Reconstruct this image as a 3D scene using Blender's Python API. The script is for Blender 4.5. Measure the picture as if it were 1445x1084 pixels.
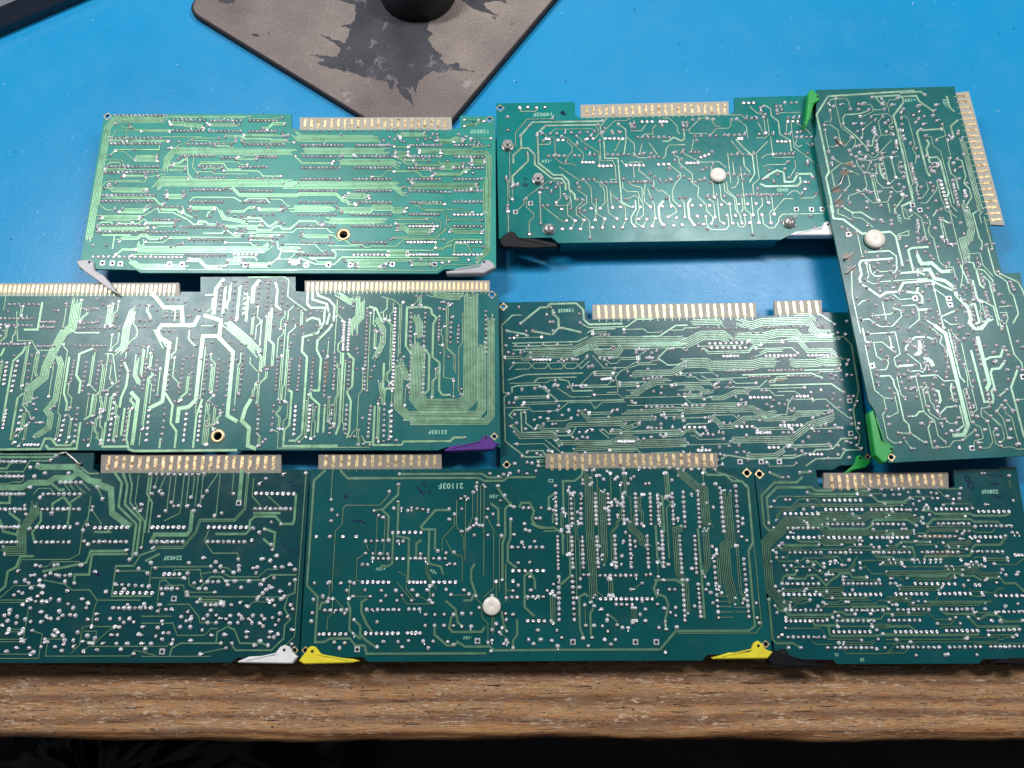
import bpy, math, random
import numpy as np
from mathutils import Vector, Matrix
from mathutils.geometry import tessellate_polygon

for _o in list(bpy.data.objects):
    bpy.data.objects.remove(_o, do_unlink=True)
scene = bpy.context.scene
col = scene.collection
random.seed(7)
MM = 0.001

# ------------------------------------------------------------------ camera
FPX, PW, PH = 1085.0, 1445.0, 1084.0
PITCH = math.radians(74.1)
CZ = 0.4055
cam_d = bpy.data.cameras.new('camera')
cam = bpy.data.objects.new('camera', cam_d)
col.objects.link(cam)
cam.location = (0, 0, CZ)
cam.rotation_euler = (math.pi/2 - PITCH, 0, 0)
cam_d.sensor_width = 36.0
cam_d.lens = 36.0 * FPX / PW
cam_d.clip_start = 0.01
cam_d.clip_end = 50.0
scene.camera = cam

# ------------------------------------------------------------------ light
world = bpy.data.worlds.new('World')
scene.world = world
world.use_nodes = True
bg = world.node_tree.nodes['Background']
bg.inputs[0].default_value = (0.80, 0.88, 1.0, 1)
bg.inputs[1].default_value = 0.085

def area_lamp(name, loc, target, sx, sy, power, color):
    d = bpy.data.lights.new(name, 'AREA')
    d.shape = 'RECTANGLE'; d.size = sx; d.size_y = sy
    d.energy = power; d.color = color
    o = bpy.data.objects.new(name, d); col.objects.link(o)
    o.location = loc
    o.rotation_euler = (Vector(target) - Vector(loc)).to_track_quat('-Z', 'Y').to_euler()
    return o
# two tube fittings hanging over the far side of the bench
for lx, wd, pw in ((-0.50, 0.46, 7.8), (0.48, 0.62, 7.4)):
    area_lamp('tube_lamp', (lx, 0.515, 0.86), (lx*0.8, 0.30, 0.0), wd, 0.07, pw, (0.985, 0.975, 1.0))
# unseen fill lamp added farther back, placed clear of the mirror reflections
area_lamp('fill_lamp', (-0.15, 1.9, 1.15), (0, 0.15, 0), 1.4, 0.7, 7.0, (0.93, 0.97, 1.0))

scene.view_settings.view_transform = 'Standard'
scene.view_settings.look = 'None'
scene.view_settings.gamma = 1.0
scene.view_settings.use_curve_mapping = False
scene.view_settings.exposure = 0.0

# ------------------------------------------------------------------ helpers
def at(px, py, z=0.0):
    """photo pixel -> world point on the horizontal plane at height z"""
    x = (px - PW/2)/FPX
    y = -(py - PH/2)/FPX
    d = Vector((x, math.cos(PITCH) + y*math.sin(PITCH), -math.sin(PITCH) + y*math.cos(PITCH)))
    return Vector((0, 0, CZ)) + d*((z - CZ)/d.z)

def link(o, parent=None):
    col.objects.link(o)
    if parent is not None:
        o.parent = parent
    return o

def mesh_obj(name, verts, faces, mat, parent=None, smooth=False, loc=None, kind=None):
    me = bpy.data.meshes.new(name)
    me.from_pydata([tuple(v) for v in verts], [], faces)
    me.validate(); me.update()
    for m in (mat if isinstance(mat, (list, tuple)) else [mat]):
        me.materials.append(m)
    if smooth:
        me.polygons.foreach_set('use_smooth', [True]*len(me.polygons))
    o = link(bpy.data.objects.new(name, me), parent)
    if loc is not None:
        o.location = loc
    if kind:
        o['kind'] = kind
    return o

def empty(name, loc, label, cat, group=None):
    o = bpy.data.objects.new(name, None)
    o.empty_display_size = 0.01
    link(o); o.location = loc
    o['label'] = label; o['category'] = cat
    if group: o['group'] = group
    return o

def tag(o, label, cat, group=None):
    o['label'] = label; o['category'] = cat
    if group: o['group'] = group
    return o

def ccw(poly):
    a = sum(poly[i][0]*poly[(i+1) % len(poly)][1] - poly[(i+1) % len(poly)][0]*poly[i][1] for i in range(len(poly)))
    return list(poly) if a > 0 else list(reversed(poly))

def slab(poly, z0, z1, holes=()):
    """extruded polygon with holes -> verts, faces"""
    loops = [ccw(poly)] + [list(reversed(ccw(h))) for h in holes]
    flat = [p for l in loops for p in l]
    tris = tessellate_polygon([[Vector((p[0], p[1], 0)) for p in l] for l in loops])
    n = len(flat)
    verts = [(p[0], p[1], z1) for p in flat] + [(p[0], p[1], z0) for p in flat]
    faces = []
    for t in tris:
        a, b, c = t
        ax, ay = flat[a][:2]; bx, by = flat[b][:2]; cx, cy = flat[c][:2]
        if (bx-ax)*(cy-ay) - (by-ay)*(cx-ax) < 0:
            b, c = c, b
        faces.append((a, b, c)); faces.append((a+n, c+n, b+n))
    s = 0
    for l in loops:
        k = len(l)
        for i in range(k):
            j = (i+1) % k
            faces.append((s+i, s+i+n, s+j+n, s+j))
        s += k
    return verts, faces

def bevel_slab(poly, z0, z1, b):
    """extruded polygon with a chamfered top rim"""
    P = ccw(poly); n = len(P)
    inn = []
    for i in range(n):
        p0 = Vector(P[i-1][:2]); p = Vector(P[i][:2]); p1 = Vector(P[(i+1) % n][:2])
        d0 = (p-p0).normalized(); d1 = (p1-p).normalized()
        n0 = Vector((-d0.y, d0.x)); n1 = Vector((-d1.y, d1.x))
        m = n0+n1
        m = m/max(m.length, 1e-6)
        k = b/max(m.dot(n1), 0.45)
        inn.append(p+m*k)
    verts = [(p[0], p[1], z0) for p in P] + [(p[0], p[1], z1-b) for p in P] + [(p.x, p.y, z1) for p in inn]
    faces = []
    for i in range(n):
        j = (i+1) % n
        faces.append((i, j, j+n, i+n)); faces.append((i+n, j+n, j+2*n, i+2*n))
    for t in tessellate_polygon([[Vector((p.x, p.y, 0)) for p in inn]]):
        a, bb, c = t
        if (inn[bb]-inn[a]).cross(inn[c]-inn[a]) < 0: bb, c = c, bb
        faces.append((a+2*n, bb+2*n, c+2*n)); 
        faces.append((a, c, bb))
    return verts, faces

def circle(cx, cy, r, n=16, ph=0.0):
    return [(cx+r*math.cos(ph+2*math.pi*i/n), cy+r*math.sin(ph+2*math.pi*i/n)) for i in range(n)]

def lathe(cx, cy, prof, n=20, z=0.0, closed_top=True):
    verts, faces = [], []
    for r, h in prof:
        for i in range(n):
            a = 2*math.pi*i/n
            verts.append((cx+r*math.cos(a), cy+r*math.sin(a), z+h))
    for k in range(len(prof)-1):
        for i in range(n):
            j = (i+1) % n
            faces.append((k*n+i, k*n+j, (k+1)*n+j, (k+1)*n+i))
    if closed_top:
        faces.append(tuple((len(prof)-1)*n+i for i in range(n)))
    return verts, faces

def join(*vfs):
    V, F = [], []
    for v, f in vfs:
        o = len(V); V += list(v); F += [tuple(i+o for i in q) for q in f]
    return V, F

def tube(pts, r, n=8):
    verts, faces = [], []
    pts = [Vector(p) for p in pts]
    for i, p in enumerate(pts):
        d = (pts[min(i+1, len(pts)-1)] - pts[max(i-1, 0)]).normalized()
        u = d.cross(Vector((0, 0, 1)))
        if u.length < 1e-4: u = d.cross(Vector((0, 1, 0)))
        u.normalize(); w = u.cross(d)
        for k in range(n):
            a = 2*math.pi*k/n
            verts.append(p + u*(r*math.cos(a)) + w*(r*math.sin(a)))
    for i in range(len(pts)-1):
        for k in range(n):
            j = (k+1) % n
            faces.append((i*n+k, i*n+j, (i+1)*n+j, (i+1)*n+k))
    faces.append(tuple(range(n))); faces.append(tuple((len(pts)-1)*n+k for k in reversed(range(n))))
    return verts, faces

# ------------------------------------------------------------------ materials
def new_mat(name):
    m = bpy.data.materials.new(name); m.use_nodes = True
    nt = m.node_tree
    return m, nt, nt.nodes['Principled BSDF']

def N(nt, t, **kw):
    n = nt.nodes.new(t)
    for k, v in kw.items():
        setattr(n, k, v)
    return n

def coords(nt, scale=(1, 1, 1), obj=True):
    tc = N(nt, 'ShaderNodeTexCoord'); mp = N(nt, 'ShaderNodeMapping')
    mp.inputs['Scale'].default_value = scale
    nt.links.new(tc.outputs['Object'], mp.inputs['Vector'])
    return mp.outputs['Vector']

def noise(nt, vec, scale, detail=4, rough=0.55, dist=0.0):
    n = N(nt, 'ShaderNodeTexNoise')
    n.inputs['Scale'].default_value = scale; n.inputs['Detail'].default_value = detail
    n.inputs['Roughness'].default_value = rough; n.inputs['Distortion'].default_value = dist
    nt.links.new(vec, n.inputs['Vector'])
    return n.outputs['Fac']

def ramp(nt, fac, stops):
    r = N(nt, 'ShaderNodeValToRGB')
    e = r.color_ramp.elements
    while len(e) < len(stops): e.new(0.5)
    for i, (p, c) in enumerate(stops):
        e[i].position = p
        e[i].color = (c[0], c[1], c[2], 1) if isinstance(c, tuple) else (c, c, c, 1)
    nt.links.new(fac, r.inputs['Fac'])
    return r.outputs['Color']

def mixc(nt, fac, a, b, mode='MIX'):
    m = N(nt, 'ShaderNodeMix', data_type='RGBA', blend_type=mode)
    if isinstance(fac, float): m.inputs[0].default_value = fac
    else: nt.links.new(fac, m.inputs[0])
    for i, v in ((6, a), (7, b)):
        if isinstance(v, tuple): m.inputs[i].default_value = (v[0], v[1], v[2], 1)
        else: nt.links.new(v, m.inputs[i])
    return m.outputs[2]

def maprange(nt, fac, a, b, c, d):
    m = N(nt, 'ShaderNodeMapRange')
    for i, v in enumerate((a, b, c, d)): m.inputs[1+i].default_value = v
    nt.links.new(fac, m.inputs[0])
    return m.outputs[0]

def bump(nt, bs, h, strength, dist):
    b = N(nt, 'ShaderNodeBump')
    b.inputs['Strength'].default_value = strength; b.inputs['Distance'].default_value = dist
    nt.links.new(h, b.inputs['Height']); nt.links.new(b.outputs[0], bs.inputs['Normal'])

def simple(name, c, rough=0.5, metal=0.0, spec=0.5, var=0.0, nscale=300.0, bmp=0.0):
    m, nt, bs = new_mat(name)
    bs.inputs['Base Color'].default_value = (*c, 1)
    bs.inputs['Roughness'].default_value = rough
    bs.inputs['Metallic'].default_value = metal
    bs.inputs['Specular IOR Level'].default_value = spec
    if var > 0 or bmp > 0:
        f = noise(nt, coords(nt), nscale, 5, 0.6)
        if var > 0:
            lo = tuple(x*(1-var) for x in c); hi = tuple(min(1, x*(1+var)) for x in c)
            nt.links.new(ramp(nt, f, [(0.3, lo), (0.7, hi)]), bs.inputs['Base Color'])
        if bmp > 0:
            bump(nt, bs, f, bmp, 0.0003)
    return m

def mask_mat(name, c, rough):
    """green solder mask over glass fibre: mottled, satin, faint weave and smudges"""
    m, nt, bs = new_mat(name)
    v = coords(nt)
    big = noise(nt, v, 14, 4, 0.6)
    mid = noise(nt, v, 70, 5, 0.65)
    dark = tuple(x*0.78 for x in c); lite = tuple(min(1, x*1.22) for x in c)
    base = ramp(nt, big, [(0.32, dark), (0.68, lite)])
    smudge = ramp(nt, mid, [(0.55, 0.0), (0.78, 1.0)])
    sm = N(nt, 'ShaderNodeMath', operation='MULTIPLY'); sm.inputs[1].default_value = 0.28
    nt.links.new(smudge, sm.inputs[0])
    base = mixc(nt, sm.outputs[0], base, (0.05, 0.075, 0.06))
    nt.links.new(base, bs.inputs['Base Color'])
    nt.links.new(maprange(nt, mid, 0.3, 0.7, rough-0.05, rough+0.07), bs.inputs['Roughness'])
    bs.inputs['Specular IOR Level'].default_value = 0.36
    fine = noise(nt, v, 1300, 4, 0.7)
    bump(nt, bs, fine, 0.20, 0.0002)
    return m

def trace_mat(name, c, rough):
    m, nt, bs = new_mat(name)
    v = coords(nt)
    f = noise(nt, v, 160, 5, 0.65)
    dark = tuple(x*0.84 for x in c); lite = tuple(min(1, x*1.12) for x in c)
    nt.links.new(ramp(nt, f, [(0.3, dark), (0.7, lite)]), bs.inputs['Base Color'])
    bs.inputs['Metallic'].default_value = 0.35
    nt.links.new(maprange(nt, f, 0.3, 0.7, rough-0.06, rough+0.1), bs.inputs['Roughness'])
    fine = noise(nt, v, 1500, 3, 0.6)
    bump(nt, bs, fine, 0.15, 0.0002)
    return m

def gold_mat(name, wear):
    m, nt, bs = new_mat(name)
    tc = N(nt, 'ShaderNodeTexCoord'); oi = N(nt, 'ShaderNodeObjectInfo')
    add = N(nt, 'ShaderNodeVectorMath', operation='ADD')
    sc = N(nt, 'ShaderNodeVectorMath', operation='SCALE'); sc.inputs['Scale'].default_value = 0.7
    cmb = N(nt, 'ShaderNodeCombineXYZ')
    nt.links.new(oi.outputs['Random'], cmb.inputs[0]); nt.links.new(oi.outputs['Random'], cmb.inputs[1])
    nt.links.new(cmb.outputs[0], sc.inputs[0]); nt.links.new(tc.outputs['Object'], add.inputs[0]); nt.links.new(sc.outputs[0], add.inputs[1])
    f = noise(nt, add.outputs[0], 420, 4, 0.7)
    s = ramp(nt, f, [(0.62-wear*0.42, 0.0), (0.80-wear*0.28, 1.0)])
    base = mixc(nt, s, (0.78, 0.60, 0.34), (0.14, 0.085, 0.042))
    nt.links.new(base, bs.inputs['Base Color'])
    bs.inputs['Metallic'].default_value = 0.7
    nt.links.new(maprange(nt, f, 0.3, 0.7, 0.3, 0.5), bs.inputs['Roughness'])
    return m

def solder_mat():
    m, nt, bs = new_mat('solder')
    v = coords(nt)
    f = noise(nt, v, 250, 3, 0.6)
    nt.links.new(ramp(nt, f, [(0.3, (0.66, 0.66, 0.68)), (0.7, (0.95, 0.95, 0.97))]), bs.inputs['Base Color'])
    bs.inputs['Metallic'].default_value = 0.42
    nt.links.new(maprange(nt, f, 0.3, 0.7, 0.14, 0.28), bs.inputs['Roughness'])
    return m

M = {}
M['solder'] = solder_mat()
M['gold_clean'] = gold_mat('gold_clean', 0.15)
M['gold_mid'] = gold_mat('gold_mid', 0.5)
M['gold_worn'] = gold_mat('gold_worn', 0.5)
M['fibre'] = simple('bare_fibre', (0.36, 0.345, 0.285), 0.5, var=0.15, nscale=700)
M['fibre_dark'] = simple('aged_fibre', (0.225, 0.20, 0.165), 0.5, var=0.2, nscale=700)
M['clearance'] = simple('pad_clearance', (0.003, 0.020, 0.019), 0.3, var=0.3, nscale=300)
M['hole'] = simple('hole_dark', (0.01, 0.01, 0.01), 0.8)
M['flux'] = simple('flux_residue', (0.12, 0.078, 0.028), 0.3, var=0.4, nscale=600)
M['silver'] = simple('plated_steel', (0.46, 0.44, 0.42), 0.30, 0.6, var=0.15, nscale=500)
M['nylon'] = simple('nylon', (0.76, 0.71, 0.62), 0.30, var=0.12, nscale=260)
M['ink'] = simple('blue_ink', (0.001, 0.010, 0.055), 0.55, spec=0.2)
M['legend'] = simple('etched_legend', (0.30, 0.55, 0.40), 0.45, 0.3)
M['chip'] = simple('chip_plastic', (0.018, 0.018, 0.02), 0.55, var=0.2, nscale=400)
M['chip2'] = simple('cap_body', (0.16, 0.11, 0.06), 0.5, var=0.2, nscale=400)
def plastic(name, c, rough=0.36):
    m, nt, bs = new_mat(name)
    v = coords(nt)
    lo = tuple(x*0.86 for x in c); hi = tuple(min(1, x*1.08) for x in c)
    base = ramp(nt, noise(nt, v, 120, 4, 0.6), [(0.3, lo), (0.7, hi)])
    grime = ramp(nt, noise(nt, v, 520, 4, 0.7), [(0.60, 0.0), (0.72, 1.0)])
    g = N(nt, 'ShaderNodeMath', operation='MULTIPLY'); g.inputs[1].default_value = 0.45
    nt.links.new(grime, g.inputs[0])
    base = mixc(nt, g.outputs[0], base, tuple(x*0.35+0.01 for x in c))
    nt.links.new(base, bs.inputs['Base Color']); bs.inputs['Roughness'].default_value = rough
    bump(nt, bs, noise(nt, v, 400, 3, 0.6), 0.12, 0.0003)
    return m
M['white'] = plastic('white_plastic', (0.80, 0.79, 0.78))
M['grey'] = plastic('grey_plastic', (0.46, 0.45, 0.46))
M['black'] = simple('black_plastic', (0.006, 0.006, 0.008), 0.42, spec=0.22, var=0.2, nscale=220)
M['green'] = plastic('green_plastic', (0.010, 0.33, 0.055))
M['yellow'] = plastic('yellow_plastic', (0.78, 0.66, 0.035))
M['purple'] = plastic('purple_plastic', (0.085, 0.022, 0.21))

# ------------------------------------------------------------------ setting: floor, bench, mat
def floor_mat():
    return simple('dark_floor', (0.022, 0.015, 0.016), 0.7, var=0.4, nscale=9)
floor = mesh_obj('floor', [(-6, -6, -0.74), (6, -6, -0.74), (6, 6, -0.74), (-6, 6, -0.74)], [(0, 1, 2, 3)], floor_mat())
floor['kind'] = 'structure'

ZW = -0.002
yf = at(722, 1047, ZW).y
def wood_mat():
    m, nt, bs = new_mat('worn_pine')
    def mul(a, k):
        q = N(nt, 'ShaderNodeMath', operation='MULTIPLY'); nt.links.new(a, q.inputs[0])
        if isinstance(k, float): q.inputs[1].default_value = k
        else: nt.links.new(k, q.inputs[1])
        return q.outputs[0]
    # growth rings: bands along the plank, bent by slow noise
    wv = N(nt, 'ShaderNodeTexWave', wave_type='BANDS', bands_direction='Y')
    wv.inputs['Scale'].default_value = 40; wv.inputs['Distortion'].default_value = 8.0
    wv.inputs['Detail'].default_value = 5; wv.inputs['Detail Scale'].default_value = 1.1; wv.inputs['Detail Roughness'].default_value = 0.62
    nt.links.new(coords(nt, (0.10, 1, 1)), wv.inputs['Vector'])
    base = ramp(nt, wv.outputs['Fac'], [(0.0, (0.19, 0.080, 0.032)), (0.35, (0.36, 0.165, 0.064)), (0.75, (0.51, 0.258, 0.104)), (1.0, (0.54, 0.285, 0.12))])
    # fine fibre
    fib = noise(nt, coords(nt, (130, 2300, 2300)), 1.0, 5, 0.7)
    base = mixc(nt, 1.0, base, ramp(nt, fib, [(0.28, 0.45), (0.5, 0.98), (0.70, 1.30)]), 'MULTIPLY')
    # greyed, dirty wear over the flat of the plank, less on the rounded edge
    tc = N(nt, 'ShaderNodeTexCoord'); sx = N(nt, 'ShaderNodeSeparateXYZ'); nt.links.new(tc.outputs['Object'], sx.inputs[0])
    wob = noise(nt, coords(nt, (16, 30, 30)), 1.0, 5, 0.6)
    ad = N(nt, 'ShaderNodeMath', operation='MULTIPLY_ADD'); nt.links.new(wob, ad.inputs[0]); ad.inputs[1].default_value = 0.022
    nt.links.new(sx.outputs['Y'], ad.inputs[2])
    flat = maprange(nt, ad.outputs[0], yf-0.3+0.0145, yf-0.3+0.0185, 0.0, 1.0)
    grime = ramp(nt, noise(nt, coords(nt, (110, 330, 330)), 1.0, 7, 0.75), [(0.40, 0.1), (0.58, 1.0)])
    base = mixc(nt, mul(mul(grime, flat), 0.60), base, (0.30, 0.205, 0.135))
    # short pale splinters
    fl = noise(nt, coords(nt, (240, 1150, 1150)), 1.0, 6, 0.72)
    zone = ramp(nt, noise(nt, coords(nt, (34, 110, 110)), 1.0, 5, 0.65), [(0.42, 0.0), (0.58, 1.0)])
    fz = mul(mul(ramp(nt, fl, [(0.545, 0.0), (0.59, 1.0)]), zone), maprange(nt, flat, 0.0, 1.0, 0.45, 1.0))
    base = mixc(nt, fz, base, (0.64, 0.48, 0.33))
    # dark cracks, pits and stains
    ck = noise(nt, coords(nt, (45, 850, 850)), 1.0, 6, 0.72)
    base = mixc(nt, ramp(nt, ck, [(0.36, 1.0), (0.42, 0.0)]), base, (0.035, 0.020, 0.013))
    pit = ramp(nt, noise(nt, coords(nt, (480, 900, 900)), 1.0, 3, 0.6), [(0.33, 1.0), (0.38, 0.0)])
    base = mixc(nt, mul(pit, flat), base, (0.05, 0.03, 0.02))
    stn = ramp(nt, noise(nt, coords(nt, (38, 75, 75)), 1.0, 3, 0.5), [(0.24, 1.0), (0.33, 0.0)])
    base = mixc(nt, mul(stn, 0.8), base, (0.06, 0.034, 0.022))
    nt.links.new(base, bs.inputs['Base Color'])
    bs.inputs['Roughness'].default_value = 0.7
    bs.inputs['Specular IOR Level'].default_value = 0.25
    bump(nt, bs, mixc(nt, 0.5, ck, fl), 0.85, 0.0012)
    return m
M['wood'] = wood_mat()

bench = empty('workbench', (0, 0.3, -0.74), 'old worn wooden workbench whose splintered plank edge shows below the boards', 'workbench')
def plank(y0, y1, round_front):
    # rounded, slightly chewed front edge
    rnd = random.Random(3)
    prof = []
    if round_front:
        prof = [(y0+0.0016, -0.042), (y0, -0.036), (y0, -0.010)]
        for k in range(7):
            a = math.pi*k/12
            prof.append((y0+0.0065-0.0065*math.cos(a), ZW-0.0065+0.0065*math.sin(a)))
        for k in range(1, 10):
            prof.append((y0+0.0065+(y1-y0-0.0065)*(k/9.0)**2, ZW))
    else:
        prof = [(y0, -0.042), (y0, ZW), (y1, ZW)]
    prof.append((y1, -0.042))
    xs = [-1.1+2.2*i/260 for i in range(261)] if round_front else [-1.1, 1.1]
    V, F = [], []
    n = len(prof)
    for x in xs:
        for k, (y, z) in enumerate(prof):
            dy = dz = 0
            if round_front and 1 < k < 14:
                dy = rnd.gauss(0, 0.00025)+0.0007*math.sin(x*23+1)+0.0004*math.sin(x*71)
                dz = -abs(rnd.gauss(0, 0.00022))
                if k > 9: dy = 0
            V.append((x, y-0.3+dy, z+0.74+dz))
    for i in range(len(xs)-1):
        for k in range(n):
            j = (k+1) % n
            F.append((i*n+k, i*n+j, (i+1)*n+j, (i+1)*n+k))
    F.append(tuple(range(n))); F.append(tuple((len(xs)-1)*n+k for k in reversed(range(n))))
    return mesh_obj('plank', V, F, M['wood'], bench, smooth=round_front)
plank(yf, 0.10, True)
for k in range(4):
    plank(0.102+0.22*k, 0.32+0.22*k, False)
for sx in (-1, 1):
    for y in (0.0, 0.85):
        vv, ff = slab([(sx*0.98-0.035, y-0.3), (sx*0.98+0.035, y-0.3), (sx*0.98+0.035, y-0.23), (sx*0.98-0.035, y-0.23)], 0.0, 0.698)
        mesh_obj('leg', vv, ff, M['wood'], bench)

def mat_mat():
    m, nt, bs = new_mat('blue_vinyl')
    v = coords(nt)
    f = noise(nt, v, 5, 3, 0.5)
    base = ramp(nt, f, [(0.3, (0.005, 0.240, 0.485)), (0.7, (0.009, 0.285, 0.56))])
    st = noise(nt, v, 36, 5, 0.7)
    sm = N(nt, 'ShaderNodeMath', operation='MULTIPLY'); sm.inputs[1].default_value = 0.10
    nt.links.new(ramp(nt, st, [(0.5, 0.0), (0.72, 1.0)]), sm.inputs[0])
    base = mixc(nt, sm.outputs[0], base, (0.10, 0.30, 0.46))
    sp = ramp(nt, noise(nt, v, 420, 2, 0.5), [(0.725, 0.0), (0.75, 1.0)])
    base = mixc(nt, sp, base, (0.25, 0.45, 0.60))
    sd = ramp(nt, noise(nt, v, 260, 2, 0.5), [(0.235, 1.0), (0.262, 0.0)])
    base = mixc(nt, sd, base, (0.01, 0.05, 0.12))
    # faint scuffs in two directions
    for sc_, an in (((900, 26, 1), 0.5), ((700, 22, 1), -0.9)):
        tc = N(nt, 'ShaderNodeTexCoord'); mp = N(nt, 'ShaderNodeMapping')
        mp.inputs['Rotation'].default_value = (0, 0, an); mp.inputs['Scale'].default_value = sc_
        nt.links.new(tc.outputs['Object'], mp.inputs['Vector'])
        sf = ramp(nt, noise(nt, mp.outputs['Vector'], 1.0, 3, 0.6), [(0.70, 0.0), (0.76, 1.0)])
        sq_ = N(nt, 'ShaderNodeMath', operation='MULTIPLY'); sq_.inputs[1].default_value = 0.30
        nt.links.new(sf, sq_.inputs[0])
        base = mixc(nt, sq_.outputs[0], base, (0.14, 0.38, 0.58))
    nt.links.new(base, bs.inputs['Base Color'])
    nt.links.new(maprange(nt, st, 0.3, 0.7, 0.28, 0.36), bs.inputs['Roughness'])
    bs.inputs['Specular IOR Level'].default_value = 0.34
    # fine leathery creases
    vo = N(nt, 'ShaderNodeTexVoronoi', feature='DISTANCE_TO_EDGE'); vo.inputs['Scale'].default_value = 210
    wn = N(nt, 'ShaderNodeTexNoise'); wn.inputs['Scale'].default_value = 90
    nt.links.new(v, wn.inputs['Vector'])
    wa = N(nt, 'ShaderNodeVectorMath', operation='MULTIPLY_ADD'); wa.inputs[1].default_value = (0.012, 0.012, 0)
    nt.links.new(wn.outputs['Color'], wa.inputs[0]); nt.links.new(v, wa.inputs[2])
    nt.links.new(wa.outputs[0], vo.inputs['Vector'])
    cr = ramp(nt, vo.outputs['Distance'], [(0.0, 0.0), (0.07, 1.0)])
    hh = mixc(nt, 0.35, cr, noise(nt, v, 700, 4, 0.6))
    bump(nt, bs, hh, 0.07, 0.0005)
    return m
ymat = at(722, 921, 0).y
mv, mf = bevel_slab([(-0.62, ymat), (0.72, ymat), (0.72, 0.92), (-0.62, 0.92)], -0.0019, 0.0, 0.0006)
tag(mesh_obj('bench_mat', mv, mf, mat_mat()), 'bright blue vinyl antistatic mat covering the wooden bench', 'mat')

# ------------------------------------------------------------------ grey mouse pad
def pad_print_mat():
    m, nt, bs = new_mat('pad_cloth')
    v = coords(nt)
    a = noise(nt, v, 9, 5, 0.65)
    base = ramp(nt, a, [(0.30, (0.130, 0.105, 0.100)), (0.5, (0.205, 0.168, 0.152)), (0.68, (0.30, 0.25, 0.21))])
    b = ramp(nt, noise(nt, v, 60, 4, 0.6), [(0.66, 0.0), (0.70, 1.0)])
    bm = N(nt, 'ShaderNodeMath', operation='MULTIPLY'); bm.inputs[1].default_value = 0.45
    nt.links.new(b, bm.inputs[0])
    base = mixc(nt, bm.outputs[0], base, (0.42, 0.38, 0.36))
    c = ramp(nt, noise(nt, v, 95, 3, 0.6), [(0.26, 1.0), (0.30, 0.0)])
    base = mixc(nt, c, base, (0.05, 0.045, 0.05))
    gr = noise(nt, v, 700, 4, 0.7)
    base = mixc(nt, 1.0, base, ramp(nt, gr, [(0.3, 0.72), (0.7, 1.22)]), 'MULTIPLY')
    nt.links.new(base, bs.inputs['Base Color'])
    bs.inputs['Roughness'].default_value = 0.85
    bump(nt, bs, noise(nt, v, 2500, 2, 0.5), 0.2, 0.0003)
    return m
def splat_mat():
    m, nt, bs = new_mat('pad_splash')
    v = coords(nt)
    a = noise(nt, v, 30, 4, 0.6)
    base = ramp(nt, a, [(0.35, (0.030, 0.031, 0.040)), (0.7, (0.072, 0.070, 0.080))])
    b = ramp(nt, noise(nt, v, 130, 4, 0.65, 0.6), [(0.58, 0.0), (0.66, 1.0)])
    bm = N(nt, 'ShaderNodeMath', operation='MULTIPLY'); bm.inputs[1].default_value = 0.55
    nt.links.new(b, bm.inputs[0])
    base = mixc(nt, bm.outputs[0], base, (0.24, 0.21, 0.22))
    nt.links.new(base, bs.inputs['Base Color']); bs.inputs['Roughness'].default_value = 0.85
    return m
ZP = 0.0042
pa, pb = at(266, 16.6, ZP), at(509, 165, ZP)      # along the nearer left rim
pc, pd = at(783, 0, ZP), at(648, 160, ZP)         # along the right rim
def isect(p, q, r, s):
    d1 = q-p; d2 = s-r
    t = ((r.x-p.x)*d2.y-(r.y-p.y)*d2.x)/(d1.x*d2.y-d1.y*d2.x)
    return p+d1*t
corner = isect(pa, pb, pc, pd)
u = (pa-pb).normalized(); w = (pc-pd).normalized()
def rounded(poly, r, n=6):
    out = []
    P = ccw(poly); k = len(P)
    for i in range(k):
        p0 = Vector(P[i-1][:2]); p = Vector(P[i][:2]); p1 = Vector(P[(i+1) % k][:2])
        a = p+(p0-p).normalized()*r; b = p+(p1-p).normalized()*r
        for j in range(n+1):
            t = j/n
            out.append(tuple(a*(1-t)**2+p*2*t*(1-t)+b*t*t))
    return out
L1 = (pa-corner).length+0.004; L2 = 0.30
ctr = corner+u*(L1/2)+w*(L2/2)
pad = empty('mouse_pad', (ctr.x, ctr.y, 0), 'worn grey cloth mouse pad with dark ink splash print and black rim', 'mouse pad')
def prel(p): return (p.x-ctr.x, p.y-ctr.y)
quad = [prel(corner), prel(corner+u*L1), prel(corner+u*L1+w*L2), prel(corner+w*L2)]
v_, f_ = bevel_slab(rounded(quad, 0.012), 0.0, ZP-0.0002, 0.0008)
M['rubber'] = simple('black_rubber', (0.010, 0.010, 0.013), 0.7, var=0.2, nscale=800)
mesh_obj('rubber_base', v_, f_, M['rubber'], pad)
e = 0.0016
q2 = [prel(corner+u*e+w*e), prel(corner+u*(L1-e)+w*e), prel(corner+u*(L1-e)+w*(L2-e)), prel(corner+u*e+w*(L2-e))]
v_, f_ = slab(rounded(q2, 0.011), ZP-0.0004, ZP)
mesh_obj('cloth_top', v_, f_, pad_print_mat(), pad)
SP = ('862,-60 862,0 905,12 905,50 893,62 868,66 892,74 880,110 815,88 868,122 860,145 788,139 829,153 802,160 836,172 '
      '905,188 945,200 985,208 1000,228 1006,209 1022,240 1057,274 1042,232 1050,218 1060,247 1066,206 1080,196 1105,180 '
      '1120,186 1150,179 1212,183 1170,174 1168,160 1140,165 1120,150 1128,138 1110,130 1100,115 1090,100 1103,88 1088,75 1092,60 1100,40 1120,-60')
def poly_px(txt, ox, oy, s, z):
    return [at(ox+float(a)/s, oy+float(b)/s, z) for a, b in (t.split(',') for t in txt.split())]
SM = splat_mat()
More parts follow.
